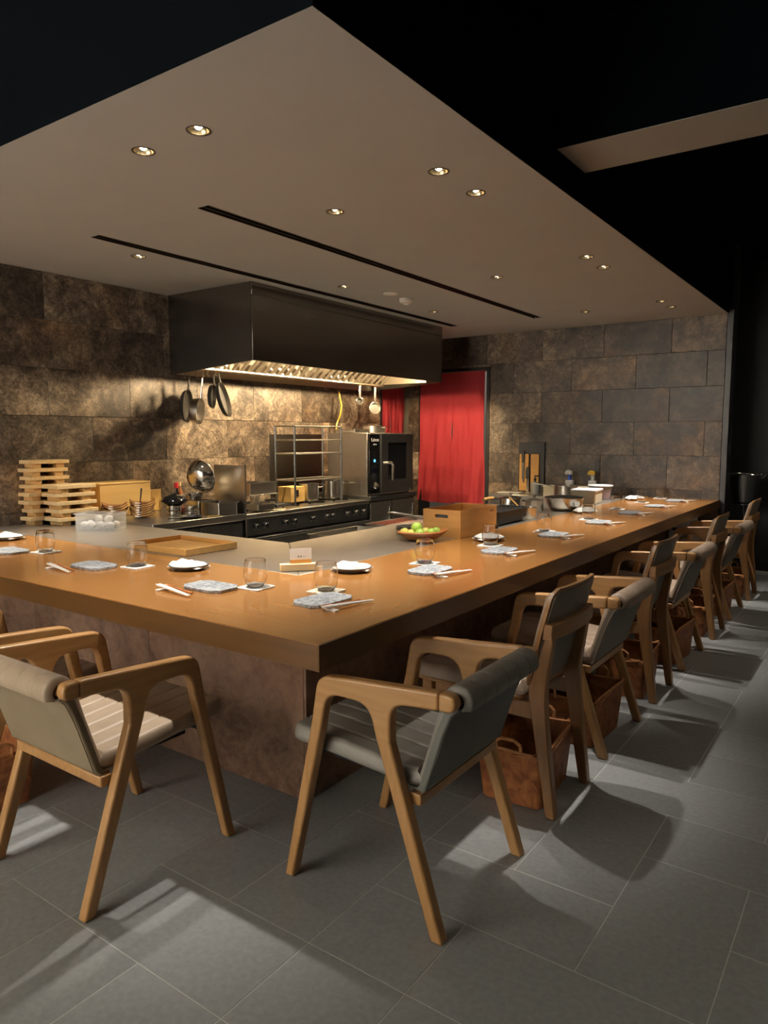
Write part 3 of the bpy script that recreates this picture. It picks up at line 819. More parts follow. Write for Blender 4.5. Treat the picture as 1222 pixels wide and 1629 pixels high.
# ------------------------------------------------------------------ baskets
def basket(label, flap, loc, rotz):
    t = thing('basket', label, 'basket', loc, rotz, 'bark baskets under the chairs')
    hx, hy, H = 0.125, 0.175, 0.205
    def wall(off, zlo):
        def fn(u, v):
            n = 32
            a = u * 4
            k = int(a) % 4; f = a - int(a)
            tx = 0.90 + 0.13 * v
            X = (hx * tx) - off; Y = (hy * tx) - off; r = 0.03
            pts = rrect(-X, X, -Y, Y, r, 6)
            m = len(pts); i = u * m; i0 = int(i) % m; i1 = (i0 + 1) % m; q = i - int(i)
            x = pts[i0][0] * (1 - q) + pts[i1][0] * q; y = pts[i0][1] * (1 - q) + pts[i1][1] * q
            sag = 0.012 * math.sin(u * 2 * PI * 2 + 0.6) * v
            return (x, y, zlo + (H - zlo) * v + sag)
        return fn
    mb = MB(); mb.grid(wall(0, 0.002), 28, 8); mb.grid(wall(0.007, 0.010), 28, 8, True)
    w = 29
    for i in range(28):
        a0 = 8 * w + i; b0 = 9 * w + a0
        mb.f.append((a0, a0 + 1, b0 + 1, b0))
    mb.f.append(tuple(range(27, -1, -1))); mb.f.append(tuple(9 * w + i for i in range(28)))
    me = mb.mesh('body', M['basket'])
    bm = bmesh.new(); bm.from_mesh(me); bmesh.ops.remove_doubles(bm, verts=bm.verts, dist=1e-5); bmesh.ops.recalc_face_normals(bm, faces=bm.faces); bm.to_mesh(me); bm.free()
    link('body', me, t)
    top = wall(0.0035, 0.0)
    rimp = [top(i / 60, 1.0) for i in range(60)]
    MB().tube([(x, y, z + 0.003) for x, y, z in rimp], 0.0055, 6, closed=True).build('rim', M['basket_rim'], t)
    st = MB()
    for i in range(0, 60, 2):
        x, y, z = rimp[i]; x2, y2, _ = rimp[(i + 1) % 60]
        nx, ny = (y2 - y), -(x2 - x); l = math.hypot(nx, ny); nx /= l; ny /= l
        st.tube([(x + nx * .006, y + ny * .006, z - .012), (x2 + nx * .008, y2 + ny * .008, z + .002), (x2, y2, z + .010), (x2 - nx * .008, y2 - ny * .008, z - .004)], 0.0022, 5)
    so = st.build('lacing', M['basket_rim'], t); so['kind'] = 'stuff'
    # bark loop handles on the short ends
    for s in (-1, 1):
        pth = [(-0.045, s * hy * 1.005, H - .01), (-0.045, s * (hy + .012), H + .035 * flap), (-.025, s * (hy + .016), H + .055 * flap), (.025, s * (hy + .016), H + .055 * flap), (.045, s * (hy + .012), H + .035 * flap), (0.045, s * hy * 1.005, H - .01)]
        mb = MB()
        for q in range(len(pth) - 1):
            a, b = Vector(pth[q]), Vector(pth[q + 1])
            mb.tube([a, b], 0.006, 6)
        mb.build('handle', M['basket_rim'], t)
    index_kids(t)
    return t
BK = basket('bark basket under the first armless chair, nearest on the right', 0.8, (0.163, 0.99, 0), R(4))
for x, y, a, lb in [(0.155, 1.60, -3, 'bark basket under the second armchair on the right'), (0.150, 2.285, 3, 'bark basket with bright laced rim under the second armless chair'),
                    (0.165, 2.96, -4, 'dark bark basket with upright loop under the third armchair'), (0.155, 3.66, 2, 'bark basket under the third armless chair'),
                    (0.16, 4.33, -2, 'bark basket under the farthest armchair'), (0.165, 5.0, 3, 'bark basket under the farthest armless chair')]:
    dup(BK, (x, y, 0), R(a), lb)
dup(BK, (-1.405, -0.235, 0), R(84), 'orange bark basket at the left frame edge')

# ------------------------------------------------------------------ range hood
HX, HY0, HY1, HZ = -2.376, 2.124, 4.632, 1.816
t = thing('range_hood', 'long dark steel extractor hood hanging over the cooking range', 'range hood')
MB().box(HX - 0.014, HX, HY0, HY1, HZ, 2.252).build('front_panel', M['hood_steel'], t, bevel=0.002)
MB().box(HX - 0.014, HX, HY0, HY1, 2.2535, ZC - 0.0005).build('front_panel', M['hood_steel'], t, bevel=0.002)
for a in (HY0, HY1 - 0.012):
    MB().prism([(HX - 0.0145, HZ), (HX - 0.0145, ZC - 0.001), (WX + 0.0008, ZC - 0.001), (WX + 0.0008, 1.758)], a, a + 0.012, 'y').build('end_panel', M['hood_steel'], t, smooth=False)
MB().box(WX + 0.0008, WX + 0.008, HY0 + 0.0125, HY1 - 0.0125, 1.765, ZC - 0.002).build('rear_panel', M['baffle'], t, smooth=False)
MB().box(WX + 0.0085, HX - 0.0145, HY0 + 0.0125, HY1 - 0.0125, 2.12, 2.13).build('top_panel', M['baffle'], t, smooth=False)
MB().box(-2.94, -2.885, HY0 + 0.0125, HY1 - 0.25, 1.782, 1.798).build('grease_gutter', M['baffle'], t, bevel=0.003)
MB().box(-2.945, -2.94, HY0 + 0.0125, HY1 - 0.25, 1.782, 1.86).build('gutter_lip', M['baffle'], t, bevel=0.001)
MB().box(WX + 0.0085, -2.946, HY0 + 0.0125, HY1 - 0.25, 1.845, 1.855).build('rear_shelf', M['baffle'], t, bevel=0.001)
nb = 27
for k in range(nb):
    y = HY0 + 0.05 + (HY1 - 0.33 - HY0) * k / (nb - 1)
    Mx = Matrix.Translation((-2.885, y, 1.80)) @ Matrix.Rotation(R(-38), 4, 'Y') @ Matrix.Rotation(R(22), 4, 'X')
    MB().box(0, 0.44, -0.024, 0.024, -0.006, 0.012, Mx).build('baffle', M['baffle'], t, bevel=0.005)
MB().box(0.0, 0.40, HY0 + 0.014, HY1 - 0.265, -.012, -.008, Matrix.Translation((-2.885, 0, 1.822)) @ Matrix.Rotation(R(-38), 4, 'Y')).build('gap_shade_plate', M['steel_dark'], t, smooth=False) if False else MB().box(-2.88, -2.40, HY0 + 0.014, HY1 - 0.265, 2.085, 2.095).build('gap_shade_plate', M['black'], t, smooth=False)  # black plate added above the baffles to darken the gaps between them
MB().box(-2.90, -2.392, HY1 - 0.262, HY1 - 0.256, 1.80, 2.118).build('divider', M['baffle'], t, smooth=False)
for k, y in enumerate((2.50, 3.25, 4.00)):
    l = t
    MB().box(-2.45, -2.40, y - 0.10, y + 0.10, 1.925, 1.94).build('lamp_lens', M['hood_lamp'], l, bevel=0.003)
    d = bpy.data.lights.new('hood_light', 'POINT'); d.shadow_soft_size = 0.03
    d.energy = HOOD_W; d.color = HOOD_COL
    o = bpy.data.objects.new('hood_light', d); C.objects.link(o); o.parent = t
    o.location = (-2.435, y, 1.885)
MB().tube([(-3.22, 2.205, 1.80), (-2.72, 2.205, 1.805)], 0.006, 8).build('hanging_rail', M['chrome'], t)
for x in (-3.2, -2.74): MB().tube([(x, 2.1365, 1.803), (x, 2.205, 1.803)], 0.005, 6).build('rail_bracket', M['chrome'], t)

# hanging pans and hooks
def s_hook(name, x, y, z, lab):
    pts = [(0, 0.0, 0.006)]
    pts = [(-.010, 0, -.002), (-.009, 0, .006), (0, 0, .0105), (.009, 0, .004), (.008, 0, -.012), (-.004, 0, -.035), (-.010, 0, -.052), (-.004, 0, -.062), (.006, 0, -.060), (.010, 0, -.050)]
    o = MB().tube(pts, 0.0018, 6).build('hook', M['chrome'], loc=(x, y, z))
    o.rotation_euler = (0, 0, R(90))
    return tag(o, lab, 'hook', 'steel hooks on the hood rail')
hk = ['steel hook holding the leftmost black pan', 'steel hook holding the steel saucepan', 'empty steel hook between saucepan and small black pan', 'steel hook holding the pair of black pans', 'empty steel hook nearest the left wall', 'empty steel hook left of the saucepan']
for x, lb in zip((-3.13, -2.975, -2.92, -2.83, -3.18, -3.05), hk): s_hook('hook', x, 2.205, 1.80, lb)
def hanging_pan(name, label, mat, hmat, loc, r, depth, hlen, az, tilt, rivet=True):
    """handle up, disc below; opening faces local +x"""
    t = thing(name, label, 'pan', loc, az, 'pans hanging under the hood')
    Mx = Matrix.Rotation(R(tilt), 4, 'Y') @ Matrix.Translation((0, 0, -hlen - r)) @ Matrix.Rotation(R(90), 4, 'Y')
    prof = [(0, -depth), (r * .80, -depth), (r * .9, -depth * .8), (r, 0), (r - .003, .001), (r * .88, -depth * .75), (r * .78, -depth + .004), (0, -depth + .004)]
    MB().lathe(prof, 32, mat=Mx).build('body', mat, t)
    H = Matrix.Rotation(R(tilt), 4, 'Y')
    MB().box(-.008, .002, -.011, .011, -hlen - .01, -.012, H).build('handle', hmat, t, bevel=0.003)
    ring = [(0.0, .010 * math.cos(a), -.003 + .010 * math.sin(a)) for a in [2 * PI * k / 12 for k in range(12)]]
    MB().tube([tuple(H @ Vector(p_)) for p_ in ring], 0.003, 6, closed=True).build('eyelet', hmat, t)
    return t
hanging_pan('frying_pan', 'black frying pan hanging leftmost under the hood', M['black_iron'], M['black_iron'], (-3.13, 2.205, 1.742), .125, .035, .09, R(33), 4)
hanging_pan('saucepan', 'steel saucepan hanging with its open side to the right', M['steel_pot'], M['chrome'], (-2.975, 2.205, 1.742), .098, .065, .16, R(31), 6)
hanging_pan('frying_pan', 'small black frying pan hanging behind the largest black one', M['black_iron'], M['black_iron'], (-2.862, 2.212, 1.742), .090, .03, .06, R(36), 3)
hanging_pan('frying_pan', 'black frying pan hanging rightmost of the group, tilted', M['black_iron'], M['black_iron'], (-2.795, 2.195, 1.742), .130, .035, .05, R(33), -14)
hanging_pan('ladle_pan', 'small steel pan hanging before the red curtain at hood end', M['steel_pot'], M['chrome'], (-2.90, 4.262, 1.781), .058, .035, .15, R(-35), 0)
hanging_pan('strainer', 'small round steel strainer hanging at the right hood end', M['chrome'], M['chrome'], (-2.90, 4.02, 1.781), .036, .03, .115, R(-35), 0)
tag(MB().tube([(-3.22, 4.10, 1.74), (-3.20, 4.12, 1.60), (-3.17, 4.06, 1.50), (-3.15, 3.98, 1.42), (-3.15, 3.97, 1.345)], 0.007, 8).build('gas_hose', M['plastic_yellow']), 'curved yellow gas hose on the wall behind the oven', 'hose')

# ------------------------------------------------------------------ back line: prep counter, range, oven
BX = -2.45
CX = WX + 0.0015
t = thing('prep_counter', 'low steel prep counter along the left wall before the range', 'counter')
MB().box(CX, BX, IY + 0.002, 2.095, 0.72, 0.765).build('top', M['steel'], t, bevel=0.004)
MB().box(CX, BX - 0.03, IY + 0.002, 2.095, 0.08, 0.7195).build('body', M['steel_dark'], t, smooth=False)
for a, b in ((1.34, 1.70), (1.71, 2.085)):
    MB().box(BX - 0.0295, BX - 0.012, a, b, 0.50, 0.705).build('drawer', M['steel_dark'], t, bevel=0.003)
    MB().box(BX - 0.0295, BX - 0.012, a, b, 0.10, 0.49).build('door', M['steel_dark'], t, bevel=0.003)
t = thing('range_cooker', 'wide dark steel cooking range with black knobs under the hood', 'cooker')
RY_0, RY_1 = 2.11, 3.553
MB().box(CX, BX, RY_0, RY_1, 0.725, 0.757).build('cooktop', M['steel'], t, bevel=0.004)
MB().box(BX - 0.035, BX - 0.012, RY_0 + 0.01, RY_1 - 0.01, 0.60, 0.7245).build('control_panel', M['steel_dark'], t, bevel=0.003)
MB().box(CX, BX - 0.036, RY_0, RY_1, 0.50, 0.7245).build('body', M['steel_dark'], t, smooth=False)
MB().box(BX - 0.05, BX + 0.012, RY_0 + 0.002, RY_1 - 0.002, 0.565, 0.585).build('front_bar', M['steel_dark'], t, bevel=0.004)
MB().box(CX, BX - 0.05, RY_0 + 0.02, RY_1 - 0.02, 0.14, 0.17).build('lower_shelf', M['steel_dark'], t, bevel=0.003)
for x in (CX + 0.04, BX - 0.08):
    for y in (RY_0 + 0.03, RY_1 - 0.07):
        MB().box(x, x + 0.04, y, y + 0.04, 0, 0.4995).build('leg', M['steel_dark'], t, bevel=0.003)
knob_y = [2.20, 2.29, 2.50, 2.60, 2.81, 2.98, 3.05, 3.24, 3.36, 3.47]
for y in knob_y:
    k = MB().lathe([(0, 0.0), (.024, 0.0), (.024, .006), (.019, .010), (.018, .030), (.015, .034), (0, .034)], 18, mat=Matrix.Translation((BX - 0.0118, y, 0.665)) @ Matrix.Rotation(R(90), 4, 'Y')).build('knob', M['black'], t)
    MB().box(0.0, 0.012, -.0045, .0045, -.021, .021, Matrix.Translation((BX + 0.0225, y, 0.665))).build('grip', M['black'], k, bevel=0.002)
for y in (2.36, 2.74, 3.05, 3.36):
    for x in (-3.02, -2.70):
        gr = MB()
        for a in range(4):
            ang = a * PI / 2 + PI / 4
            gr.box(.03, .13, -.006, .006, 0.0, .014, Matrix.Translation((x, y, 0.7575)) @ Matrix.Rotation(ang, 4, 'Z'))
        gr.lathe([(.030, 0), (.045, 0), (.045, .010), (.030, .010), (.030, 0)], 16, (x, y, 0.7575))
        gr.build('burner_grate', M['black_iron'], t, smooth=False)
for k, (y, m_) in enumerate([(2.55, M['plastic_white']), (2.66, M['crate']), (2.75, M['steel'])]):
    tag(MB().prism(rrect(-2.66, -2.54, y - .04, y + .04, .006), 0.1705, 0.30, 'z').build('storage_tub', m_, bevel=0.002), ['white storage tub on the shelf under the range', 'orange wooden tub on the shelf under the range', 'steel storage tub on the shelf under the range'][k], 'tub')
# splash guard, backsplash
tag(MB().box(-2.76, -2.455, 2.0975, 2.1075, 0.30, 1.10).box(-2.468, -2.448, 2.0955, 2.1090, 0.30, 1.105).build('splash_guard', M['steel'], smooth=False), 'upright steel splash guard between prep counter and range', 'splash guard')
tag(MB().box(WX + 0.001, WX + 0.006, 3.16, 3.86, 0.7585, 1.32).build('backsplash', M['hood_steel'], bevel=0.001), 'dark reflective steel backsplash on the wall behind the pot rack', 'backsplash')
# oven
OY0, OY1 = 3.565, 4.222
t = thing('oven_stand', 'dark steel two door stand cabinet under the oven', 'cabinet')
MB().box(-3.15, BX - 0.02, OY0, OY1 + 0.06, 0.02, 0.745).build('body', M['steel_dark'], t, smooth=False)
MB().box(-3.16, BX + 0.005, OY0 - 0.002, OY1 + 0.065, 0.7455, 0.785).build('top', M['steel_dark'], t, bevel=0.003)
for a, b in ((OY0 + 0.01, 3.89), (3.915, OY1 + 0.05)):
    dd = MB().box(BX - 0.0195, BX - 0.002, a, b, 0.05, 0.73).build('door', M['steel'], t, bevel=0.003)
    MB().box(BX - 0.0015, BX + 0.012, b - 0.05, b - 0.035, 0.56, 0.68).build('handle', M['chrome'], dd, bevel=0.003)
t = thing('combi_oven', 'boxy steel oven with black control strip and glass door', 'oven', (0, 0, 0.7855))
MB().box(-2.92, BX - 0.03, OY0, OY1, 0.0, 0.545).build('body', M['steel'], t, bevel=0.004)
MB().box(BX - 0.0295, BX - 0.006, OY0 + 0.002, OY0 + 0.152, 0.02, 0.535).build('control_panel', M['black_gloss'], t, bevel=0.003)
dr = MB()
y0, y1, z0, z1 = OY0 + 0.156, OY1, 0.02, 0.535
dr.box(BX - 0.0295, BX + 0.012, y0, y0 + .10, z0, z1).box(BX - 0.0295, BX + 0.012, y1 - .10, y1, z0, z1).box(BX - 0.0295, BX + 0.012, y0 + .10, y1 - .10, z0, z0 + .11).box(BX - 0.0295, BX + 0.012, y0 + .10, y1 - .10, z1 - .075, z1)
dr = dr.build('door', M['steel_dark'], t, smooth=False)
MB().box(BX - 0.024, BX + 0.004, y0 + .1005, y1 - .1005, z0 + .1105, z1 - .0755).build('glass', M['black_gloss'], dr)
MB().tube([(BX + .0125, y0 + .03, .285), (BX + .05, y0 + .035, .287), (BX + .055, y0 + .09, .285), (BX + .055, y0 + .11, .265), (BX + .05, y0 + .115, .20), (BX + .045, y0 + .118, .13)], [.010, .011, .012, .013, .012, .009], 10).build('handle', M['steel_pot'], dr)
MB().lathe([(0, 0), (.030, 0), (.030, .006), (.022, .012), (.020, .028), (0, .030)], 20, mat=Matrix.Translation((BX - .0058, OY0 + .082, .090)) @ Matrix.Rotation(R(90), 4, 'Y')).build('dial', M['chrome'], t)
MB().lathe([(0, 0), (.014, 0), (.013, .002), (0, .003)], 18, mat=Matrix.Translation((BX - .0058, OY0 + .075, .305)) @ Matrix.Rotation(R(90), 4, 'Y')).build('indicator', M['blue_led'], t)
TX = Matrix.Rotation(R(90), 4, 'Z') @ Matrix.Rotation(R(90), 4, 'X')
text_mesh('lettering', 'Lainox', 0.042, M['white_print'], t, Matrix.Translation((BX - .005, OY0 + .082, .485)) @ TX)
text_mesh('lettering', 'naboo', 0.022, M['white_print'], t, Matrix.Translation((BX - .005, OY0 + .078, .447)) @ TX)
MB().tube([(BX + .0125, y1 - .08, .035), (BX + .035, y1 - .08, .035)], .008, 8).build('drain_cock', M['chrome'], t)
# pots on the oven
def pot(name, label, r, h, loc, mat=None, cat='pot', handles=0, lid=False, flare=1.0, rotz=0, group=None):
    t = thing(name, label, cat, loc, rotz, group)
    m_ = mat or M['steel_pot']
    MB().lathe([(0, 0), (r * .94, 0), (r, .006), (r * flare, h), (r * flare + .004, h + .001), (r * flare + .004, h + .003), (r * flare - .003, h + .003), (r - .004, .008), (0, .006)], 32).build('body', m_, t)
    if handles:
        for s in ((-1, 1) if handles == 2 else (1,)):
            if handles == 2:
                MB().tube([(s * r, -.035, h * .8), (s * (r + .03), -.03, h * .83), (s * (r + .03), .03, h * .83), (s * r, .035, h * .8)], .004, 6).build('handle', M['chrome'], t)
            else:
                MB().tube([(r, 0, h * .85), (r + .05, 0, h * .95), (r + .19, 0, h * 1.15)], [.007, .006, .009], 8).build('handle', M['chrome'], t)
    if lid:
        MB().lathe([(0, h + .02), (r * .5, h + .016), (r * .98, h + .0035), (r * .98, h + .002), (0, h + .012)], 28).build('lid', m_, t)
        MB().lathe([(0, h + .018), (.008, h + .019), (.008, h + .03), (.014, h + .034), (.012, h + .040), (0, h + .041)], 14).build('lid_knob', M['chrome'], t)
    return t
ZO = 1.3315
pot('low_pot', 'wide shallow steel pot on top of the oven', .105, .06, (-2.66, 3.92, ZO), handles=2)
t = thing('baking_tin', 'gold lit shallow baking tin on the oven top', 'tin', (-2.75, 3.70, ZO))
mb = MB().prism(rrect(-.11, .11, -.10, .10, .01), 0, .03, 'z'); mb.build('tin', M['steel_pot'], t, bevel=0.003)
MB().prism(rrect(-.118, .118, -.108, .108, .012), .0305, .034, 'z').build('rim', M['steel_pot'], t)

# rack on the range
t = thing('pot_rack', 'open tubular steel rack standing on the range', 'rack', (0, 0, 0.7715))
rx0, rx1, ry0, ry1 = -2.73, -2.53, 2.70, 3.27
for x in (rx0, rx1):
    for y in (ry0, ry1): MB().tube([(x, y, 0), (x, y, .612)], .008, 8).build('post', M['steel_dark'], t)
for z in (.19, .395, .50, .608):
    for x in (rx0, rx1): MB().tube([(x, ry0, z), (x, ry1, z)], .006, 8).build('rail', M['steel_pot'], t)
    for y in (ry0, ry1): MB().tube([(rx0, y, z), (rx1, y, z)], .006, 8).build('rail', M['steel_pot'], t)
pot('stock_pot', 'shiny steel pot on the range behind the rack posts', .085, .135, (-2.765, 3.13, 0.7725), M['chrome'], handles=2, rotz=R(30))
pot('stock_pot', 'tall shiny steel pot on the range beside the oven', .088, .145, (-2.74, 3.42, 0.7725), M['chrome'], handles=2, rotz=R(60))
t = thing('wooden_box', 'small yellow wooden box on the range left of the pots', 'box', (-2.765, 2.915, 0.7725))
MB().box(-.07, .07, -.085, .085, 0, .125).build('box', M['board'], t, bevel=0.003)
MB().box(.0702, .0735, -.02, .006, .05, .10).build('latch', M['black'], t, bevel=0.001)
# small ware left on the range
def bin_box(name, label, sx, sy, h, loc, mat, rotz=0, cat='container', wall=.004, rim=.008):
    t = thing(name, label, cat, loc, rotz)
    X, Y = sx / 2, sy / 2
    mb = MB()
    o_ = rrect(-X, X, -Y, Y, .012, 3); i_ = rrect(-X + wall, X - wall, -Y + wall, Y - wall, .010, 3)
    n = len(o_)
    vs_ = [(x, y, 0) for x, y in o_] + [(x, y, h) for x, y in o_] + [(x, y, h) for x, y in i_] + [(x, y, wall) for x, y in i_]
    f = [tuple(range(n - 1, -1, -1)), tuple(3 * n + k for k in range(n))]
    for a in range(3): f += [(a * n + k, a * n + (k + 1) % n, (a + 1) * n + (k + 1) % n, (a + 1) * n + k) for k in range(n)]
    mb.add(vs_, f); mb.build('body', mat, t)
    r_ = rrect(-X - rim, X + rim, -Y - rim, Y + rim, .014, 3); n = len(r_)
    vs_ = [(x, y, h - .004) for x, y in r_] + [(x, y, h + .001) for x, y in r_] + [(x, y, h + .001) for x, y in o_] + [(x, y, h - .004) for x, y in [(q[0] * 1.001, q[1] * 1.001) for q in o_]]
    f = []
    for a in range(3): f += [(a * n + k, a * n + (k + 1) % n, (a + 1) * n + (k + 1) % n, (a + 1) * n + k) for k in range(n)]
    f += [(3 * n + k, 3 * n + (k + 1) % n, (k + 1) % n, k) for k in range(n)]
    MB().add(vs_, f).build('rim', mat, t)
    return t
t = thing('container_stand', 'low steel stand at the left end of the range', 'stand', (-2.80, 2.525, 0.7725))
MB().box(-.12, .12, -.15, .15, .085, .091).build('shelf', M['steel'], t, bevel=0.002)
for x in (-.11, .11):
    for y in (-.14, .14): MB().tube([(x, y, 0), (x, y, .0845)], .006, 8).build('leg', M['steel'], t)
bin_box('gastro_pan', 'rectangular steel pan raised on a stand left of the rack', .20, .28, .085, (-2.80, 2.535, 0.8645), M['steel'])
pot('steel_jar', 'small steel jar on the range by the splash guard', .032, .075, (-2.643, 2.385, 0.7725), handles=0)
bin_box('steel_tray', 'low steel tray at the front left of the range', .13, .17, .04, (-2.535, 2.33, 0.7725), M['steel'], R(0))
t = thing('kitchen_tongs', 'black handled tongs lying on the front of the range', 'tongs', (-2.54, 2.56, 0.7725))
MB().tube([(-.02, -.08, .012), (0, .0, .020), (.0, .10, .014)], [.012, .014, .006], 8).build('arm', M['black'], t)
MB().tube([(.02, -.085, .010), (.012, .0, .016), (.004, .10, .010)], [.010, .012, .005], 8).build('arm', M['black'], t)
t = thing('wood_spatula', 'pale wooden spatula lying at the front of the range', 'spatula', (-2.49, 2.44, 0.7578), R(80))
MB().prism(fillet([(-.10, -.006, .004), (.03, -.008, 0), (.09, -.018, .015), (.09, .018, .015), (.03, .008, 0), (-.10, .006, .004)], 4), 0, .006, 'z').build('blade', M['pine'], t, bevel=0.002)

# prep counter clutter
ZP = 0.7655
bin_box('steel_bin', 'open steel container at the front of the prep counter', .19, .17, .085, (-2.575, 1.97, ZP), M['steel'])
bin_box('steel_bin', 'steel container left of the front one on prep counter', .14, .13, .09, (-2.757, 1.955, ZP), M['steel_pot'])
t = thing('mixing_bowl', 'large polished steel mixing bowl leaning against the splash guard', 'bowl', (-2.755, 1.975, 1.022), R(98))
prof = [(0, -.075), (.045, -.073), (.085, -.055), (.108, -.018), (.115, .0), (.120, .001), (.120, .003), (.113, .003), (.105, -.016), (.083, -.051), (.044, -.069), (0, -.071)]
MB().lathe(prof, 40, mat=Matrix.Rotation(R(78), 4, 'Y')).build('bowl', M['chrome'], t)
pot('small_bowl', 'small polished steel bowl under the leaning mixing bowl', .05, .045, (-2.79, 1.935, 0.8575), M['chrome'], cat='bowl', flare=1.2)
t = thing('clay_pot', 'black lidded clay pot dome on top of steel tins', 'pot', (-2.77, 1.745, ZP + 0.072))
MB().lathe([(0, 0), (.05, 0), (.088, .022), (.092, .026), (.09, .030), (.065, .055), (.03, .068), (.022, .070), (.022, .080), (0, .081)], 32).build('dome', M['black_gloss'], t)
for k, (x, y) in enumerate([(-2.77, 1.745), (-2.65, 1.80)]):
    t = thing('steel_tin', ['round stacked steel tin under the black clay pot', 'round stacked steel tin right of the black clay pot'][k], 'tin', (x, y, ZP))
    for q in range(2): MB().lathe([(0, 0), (.045, 0), (.048, .005), (.048, .026), (.051, .028), (.051, .032), (.040, .034), (0, .035)], 24, (0, 0, q * .0355)).build('tin', M['chrome'], t)
t = thing('food_tub', 'clear white tub with red brown sauce at the bottom', 'tub', (-2.875, 1.885, ZP), R(10))
MB().prism(rrect(-.05, .05, -.045, .045, .01), .0, .115, 'z').build('tub', M['clear'], t)
MB().prism(rrect(-.045, .045, -.04, .04, .01), .006, .035, 'z').build('sauce', M['orange'], t)
MB().prism(rrect(-.054, .054, -.049, .049, .012), .1155, .121, 'z').build('lid', M['plastic_white'], t)
t = thing('flat_pan', 'flat black pan at the front of the prep counter', 'pan', (-2.535, 1.69, ZP))
MB().lathe([(0, 0), (.065, 0), (.078, .016), (.075, .017), (.063, .004), (0, .004)], 28).build('pan', M['black_iron'], t)
MB().box(.005, .02, -.19, -.07, .010, .018).build('handle', M['black'], t, bevel=0.003)
tag(MB().prism(rrect(-.05, .05, -.012, .012, .004), 0, .004, 'z').build('yellow_ruler', M['plastic_yellow'], loc=(-2.50, 1.86, ZP), rotz=R(75)), 'small yellow strip lying on the prep counter edge', 'strip')
t = thing('seasoning_bottle', 'dark bottle with a red cap at the back of prep counter', 'bottle', (-3.05, 1.99, ZP))
MB().lathe([(0, 0), (.025, 0), (.025, .11), (.012, .14), (.012, .16), (0, .16)], 18).build('glass', M['black_gloss'], t)
MB().lathe([(0, .161), (.016, .161), (.016, .20), (0, .20)], 16).build('cap', M['red_plastic'], t)
t = thing('seasoning_bottle', 'slim dark bottle with a pale cap at prep counter back', 'bottle', (-3.10, 2.06, ZP))
MB().lathe([(0, 0), (.022, 0), (.022, .12), (.01, .15), (.01, .17), (0, .17)], 18).build('glass', M['spoon'], t)
MB().lathe([(0, .171), (.012, .171), (.012, .20), (0, .20)], 16).build('cap', M['pine'], t)
tag(MB().box(-.06, .06, -.006, .006, 0, .155).build('cutting_board', M['board'], bevel=0.003, loc=(-3.14, 1.86, ZP), rotz=R(90)), 'small yellow wooden board behind the black clay pot', 'board')
tag(MB().tube([(0, 0, 0), (.004, .004, .10), (.012, .010, .185)], [.006, .004, .006], 8).build('brush', M['black'], loc=(-2.95, 1.60, ZP)), 'thin black brush standing by the black clay pot', 'brush')

# lacquer boat dishes in two stacks
lq = MB()
def dish(u, v):
    a = u * 2 * PI; r = v
    x = .055 * r * math.cos(a); y = .082 * r * math.sin(a)
    z = .006 * r ** 2 + .024 * (abs(math.sin(a)) ** 4) * r ** 3
    return (x, y, z)
def dish2(u, v):
    x, y, z = dish(u, v); return (x * .98, y * .98, z + .005)
lq.grid(dish, 28, 6); lq.grid(dish2, 28, 6, True)
for i in range(28):
    a0 = 6 * 29 + i; b0 = 7 * 29 + a0
    lq.f.append((a0, a0 + 1, b0 + 1, b0))
dish_me = lq.mesh('lacquer_dish', M['lacquer'])
rd = random.Random(5)
for sidx, (x, y, n) in enumerate([(-2.94, 1.405, 6), (-2.85, 1.545, 7)]):
    for k in range(n):
        o = link('lacquer_dish', dish_me, loc=(x + rd.uniform(-.004, .004), y + rd.uniform(-.006, .006), (HC if y < IY else ZP) + .0005 + k * .0148), rotz=R(-48 + rd.uniform(-8, 8)))
        tag(o, 'red brown lacquer dish, %s in the stack %s' % (['lowest', 'second from bottom', 'third from bottom', 'fourth from bottom', 'fifth from bottom', 'sixth from bottom', 'seventh from bottom'][k] if k < n - 1 else 'topmost', ['behind the eggs', 'by the black clay pot'][sidx]), 'dish', 'stacked lacquer dishes')

# wooden sushi stands (two stacks)
def geta(label, sx, sy, loc, rotz):
    t = thing('wooden_stand', label, 'wooden stand', loc, rotz, 'stacked pale wooden serving stands')
    MB().box(-sx / 2, sx / 2, -sy / 2, sy / 2, .027, .050).build('board', M['pine'], t, bevel=0.002)
    for s in (-1, 1):
        yc = s * (sy / 2 - .055)
        MB().box(-sx / 2 + .01, sx / 2 - .01, yc - .026, yc + .026, 0.0, .0268).build('foot', M['pine_dark'], t, bevel=0.0015)
    index_kids(t)
    return t
ordn = ['lowest', 'second lowest', 'third from the bottom', 'fourth from the bottom', 'fifth from the bottom', 'third from the top', 'second from the top', 'topmost']
g1 = geta('pale wooden serving stand, lowest of the taller back stack', .125, .262, (-3.172, 1.058, HC + .0005), 0)
for k in range(1, 8):
    dup(g1, (-3.172 + rd.uniform(-.004, .004), 1.058 + rd.uniform(-.012, .012), HC + .0005 + k * .0504), R(rd.uniform(-1.5, 1.5)), 'pale wooden serving stand, %s of the taller back stack' % ordn[k])
g2 = geta('pale wooden serving stand, lowest of the shorter front stack', .165, .262, (-3.008, 1.135, HC + .0005), 0)
ordm = ['lowest', 'second lowest', 'middle one', 'second from the top', 'topmost']
for k in range(1, 5):
    dup(g2, (-3.008 + rd.uniform(-.004, .003), 1.135 + rd.uniform(-.010, .010), HC + .0005 + k * .0504), R(rd.uniform(-2, 2)), 'pale wooden serving stand, %s of the shorter front stack' % ordm[k])
